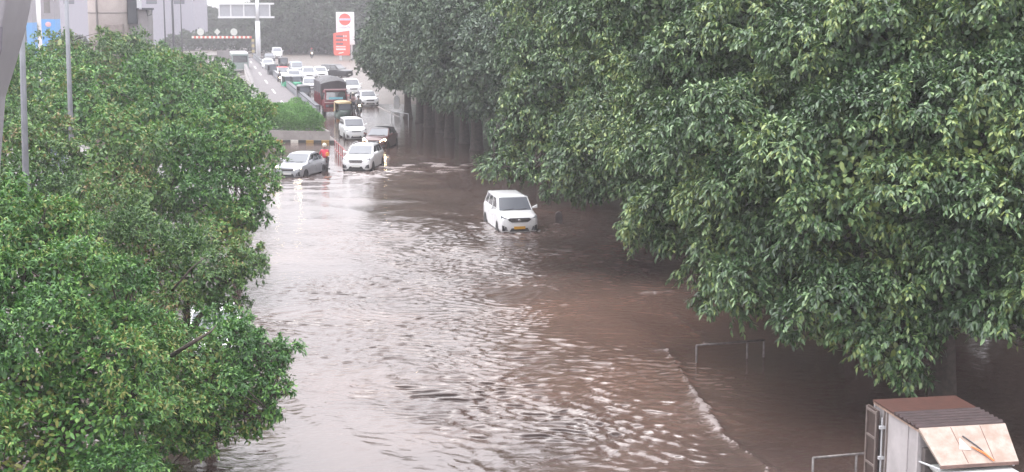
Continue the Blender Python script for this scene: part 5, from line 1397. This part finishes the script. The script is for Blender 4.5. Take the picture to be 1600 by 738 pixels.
b = MB(); b.box(cx - 1.03, cx + 1.03, -.07, -.042, cz - .18, cz + .18); b.build('disc_band', mat('band_lilac', (.50, .46, .60), .5), o)
text_mesh('sign_lettering', 'IndianOil', .52, mat('letter_grey', (.28, .28, .36), .5), fs_, (cx, -.01, ZS(43)), (math.pi / 2, 0, 0), .01)
pb = thing('price_board', 'red fuel price board with white rows, below and in front of the white sign', 'price board', (D(534, 70, ds - 2).x, D(534, 70, ds - 2).y, 0))
ds2 = ds - 2
def XQ(px): return (px - 534) / F * ds2
def ZQ(py): return D(534, py, ds2).z
PRD = mat('price_red', (.72, .13, .10), .4)
b = MB(); b.prism([(XQ(521), ZQ(84)), (XQ(521), ZQ(52.5)), (XQ(526), ZQ(51)), (XQ(546), ZQ(48)), (XQ(546.5), ZQ(87)), (XQ(523), ZQ(87))], 'y', 0, .4); b.build('red_panel', PRD, pb)
b = MB(); b.box(XQ(532) - .15, XQ(532) + .15, .1, .35, -.5, ZQ(87.1)); b.build('board_post', METAL_L, pb)
for k_, (ya, yb_) in enumerate(((55.5, 58), (61.5, 64), (67.5, 70), (72.5, 74), (76, 78.5))):
    b = MB(); b.box(XQ(525), XQ(536 if k_ < 3 else 540), -.04, -.002, ZQ(yb_), ZQ(ya)); b.build('price_row', mat('row_dark', (.16, .11, .13), .5) if k_ < 3 else mat('row_white', (.70, .62, .62), .5), pb)
    if k_ < 2:
        for j in range(2):
            b = MB(); b.box(XQ(536.6 + j * 3.4), XQ(538.4 + j * 3.4), -.05, -.002, ZQ(yb_), ZQ(ya - .3)); b.build('price_digit', mat('row_white', (.70, .62, .62), .5), pb)
b = MB(); b.prism([(XQ(528), ZQ(84.5)), (XQ(536), ZQ(83)), (XQ(537), ZQ(81.5)), (XQ(530), ZQ(82.5))], 'y', -.05, -.002); b.build('white_swoosh', SW, pb)

# footpath rail and a white box by the far trees
a, c = G(612, 176, .5), G(638, 180, .5)
o_ = Vector((a.x, a.y, 0)); fr_ = thing('footpath_rail', 'faint low rail at the foot of the last roadside trunk', 'railing', o_)
b = MB(); b.tube([(0, 0, .6), (c.x - a.x, c.y - a.y, .6)], .04, 6); b.build('rail', METAL_L, fr_)
for f in (0, .5, 1): b = MB(); b.tube([((c.x - a.x) * f, (c.y - a.y) * f, 0), ((c.x - a.x) * f, (c.y - a.y) * f, .62)], .04, 6); b.build('post', METAL_L, fr_)
p = G(620, 170, .2); b = MB(); b.box(-.25, .25, -.2, .2, 0, 1.0); b.prism([(-.3, 1.0), (.3, 1.0), (0, 1.28)], 'y', -.25, .25); o = b.build('utility_box', PAINT_W2, bevel=.02); o.location = (p.x, p.y, .2)
tag(o, 'small white cabinet on the footpath beyond the last roadside trunk', 'utility box')

# ---- rain haze: one closed box of even air round everything
hz_ = MB(); hz_.box(-1520, 1520, -62, 3020, -2.6, 24)
HM = bpy.data.materials.new('rain_haze'); HM.use_nodes = True; nt = HM.node_tree
nt.nodes.remove(nt.nodes['Principled BSDF']); pv = nt.nodes.new('ShaderNodeVolumePrincipled')
pv.inputs['Color'].default_value = (.93, .92, .96, 1); pv.inputs['Density'].default_value = .0007; pv.inputs['Anisotropy'].default_value = .2
nt.links.new(pv.outputs[0], nt.nodes['Material Output'].inputs['Volume'])
o = hz_.build('haze', HM); o['kind'] = 'stuff'
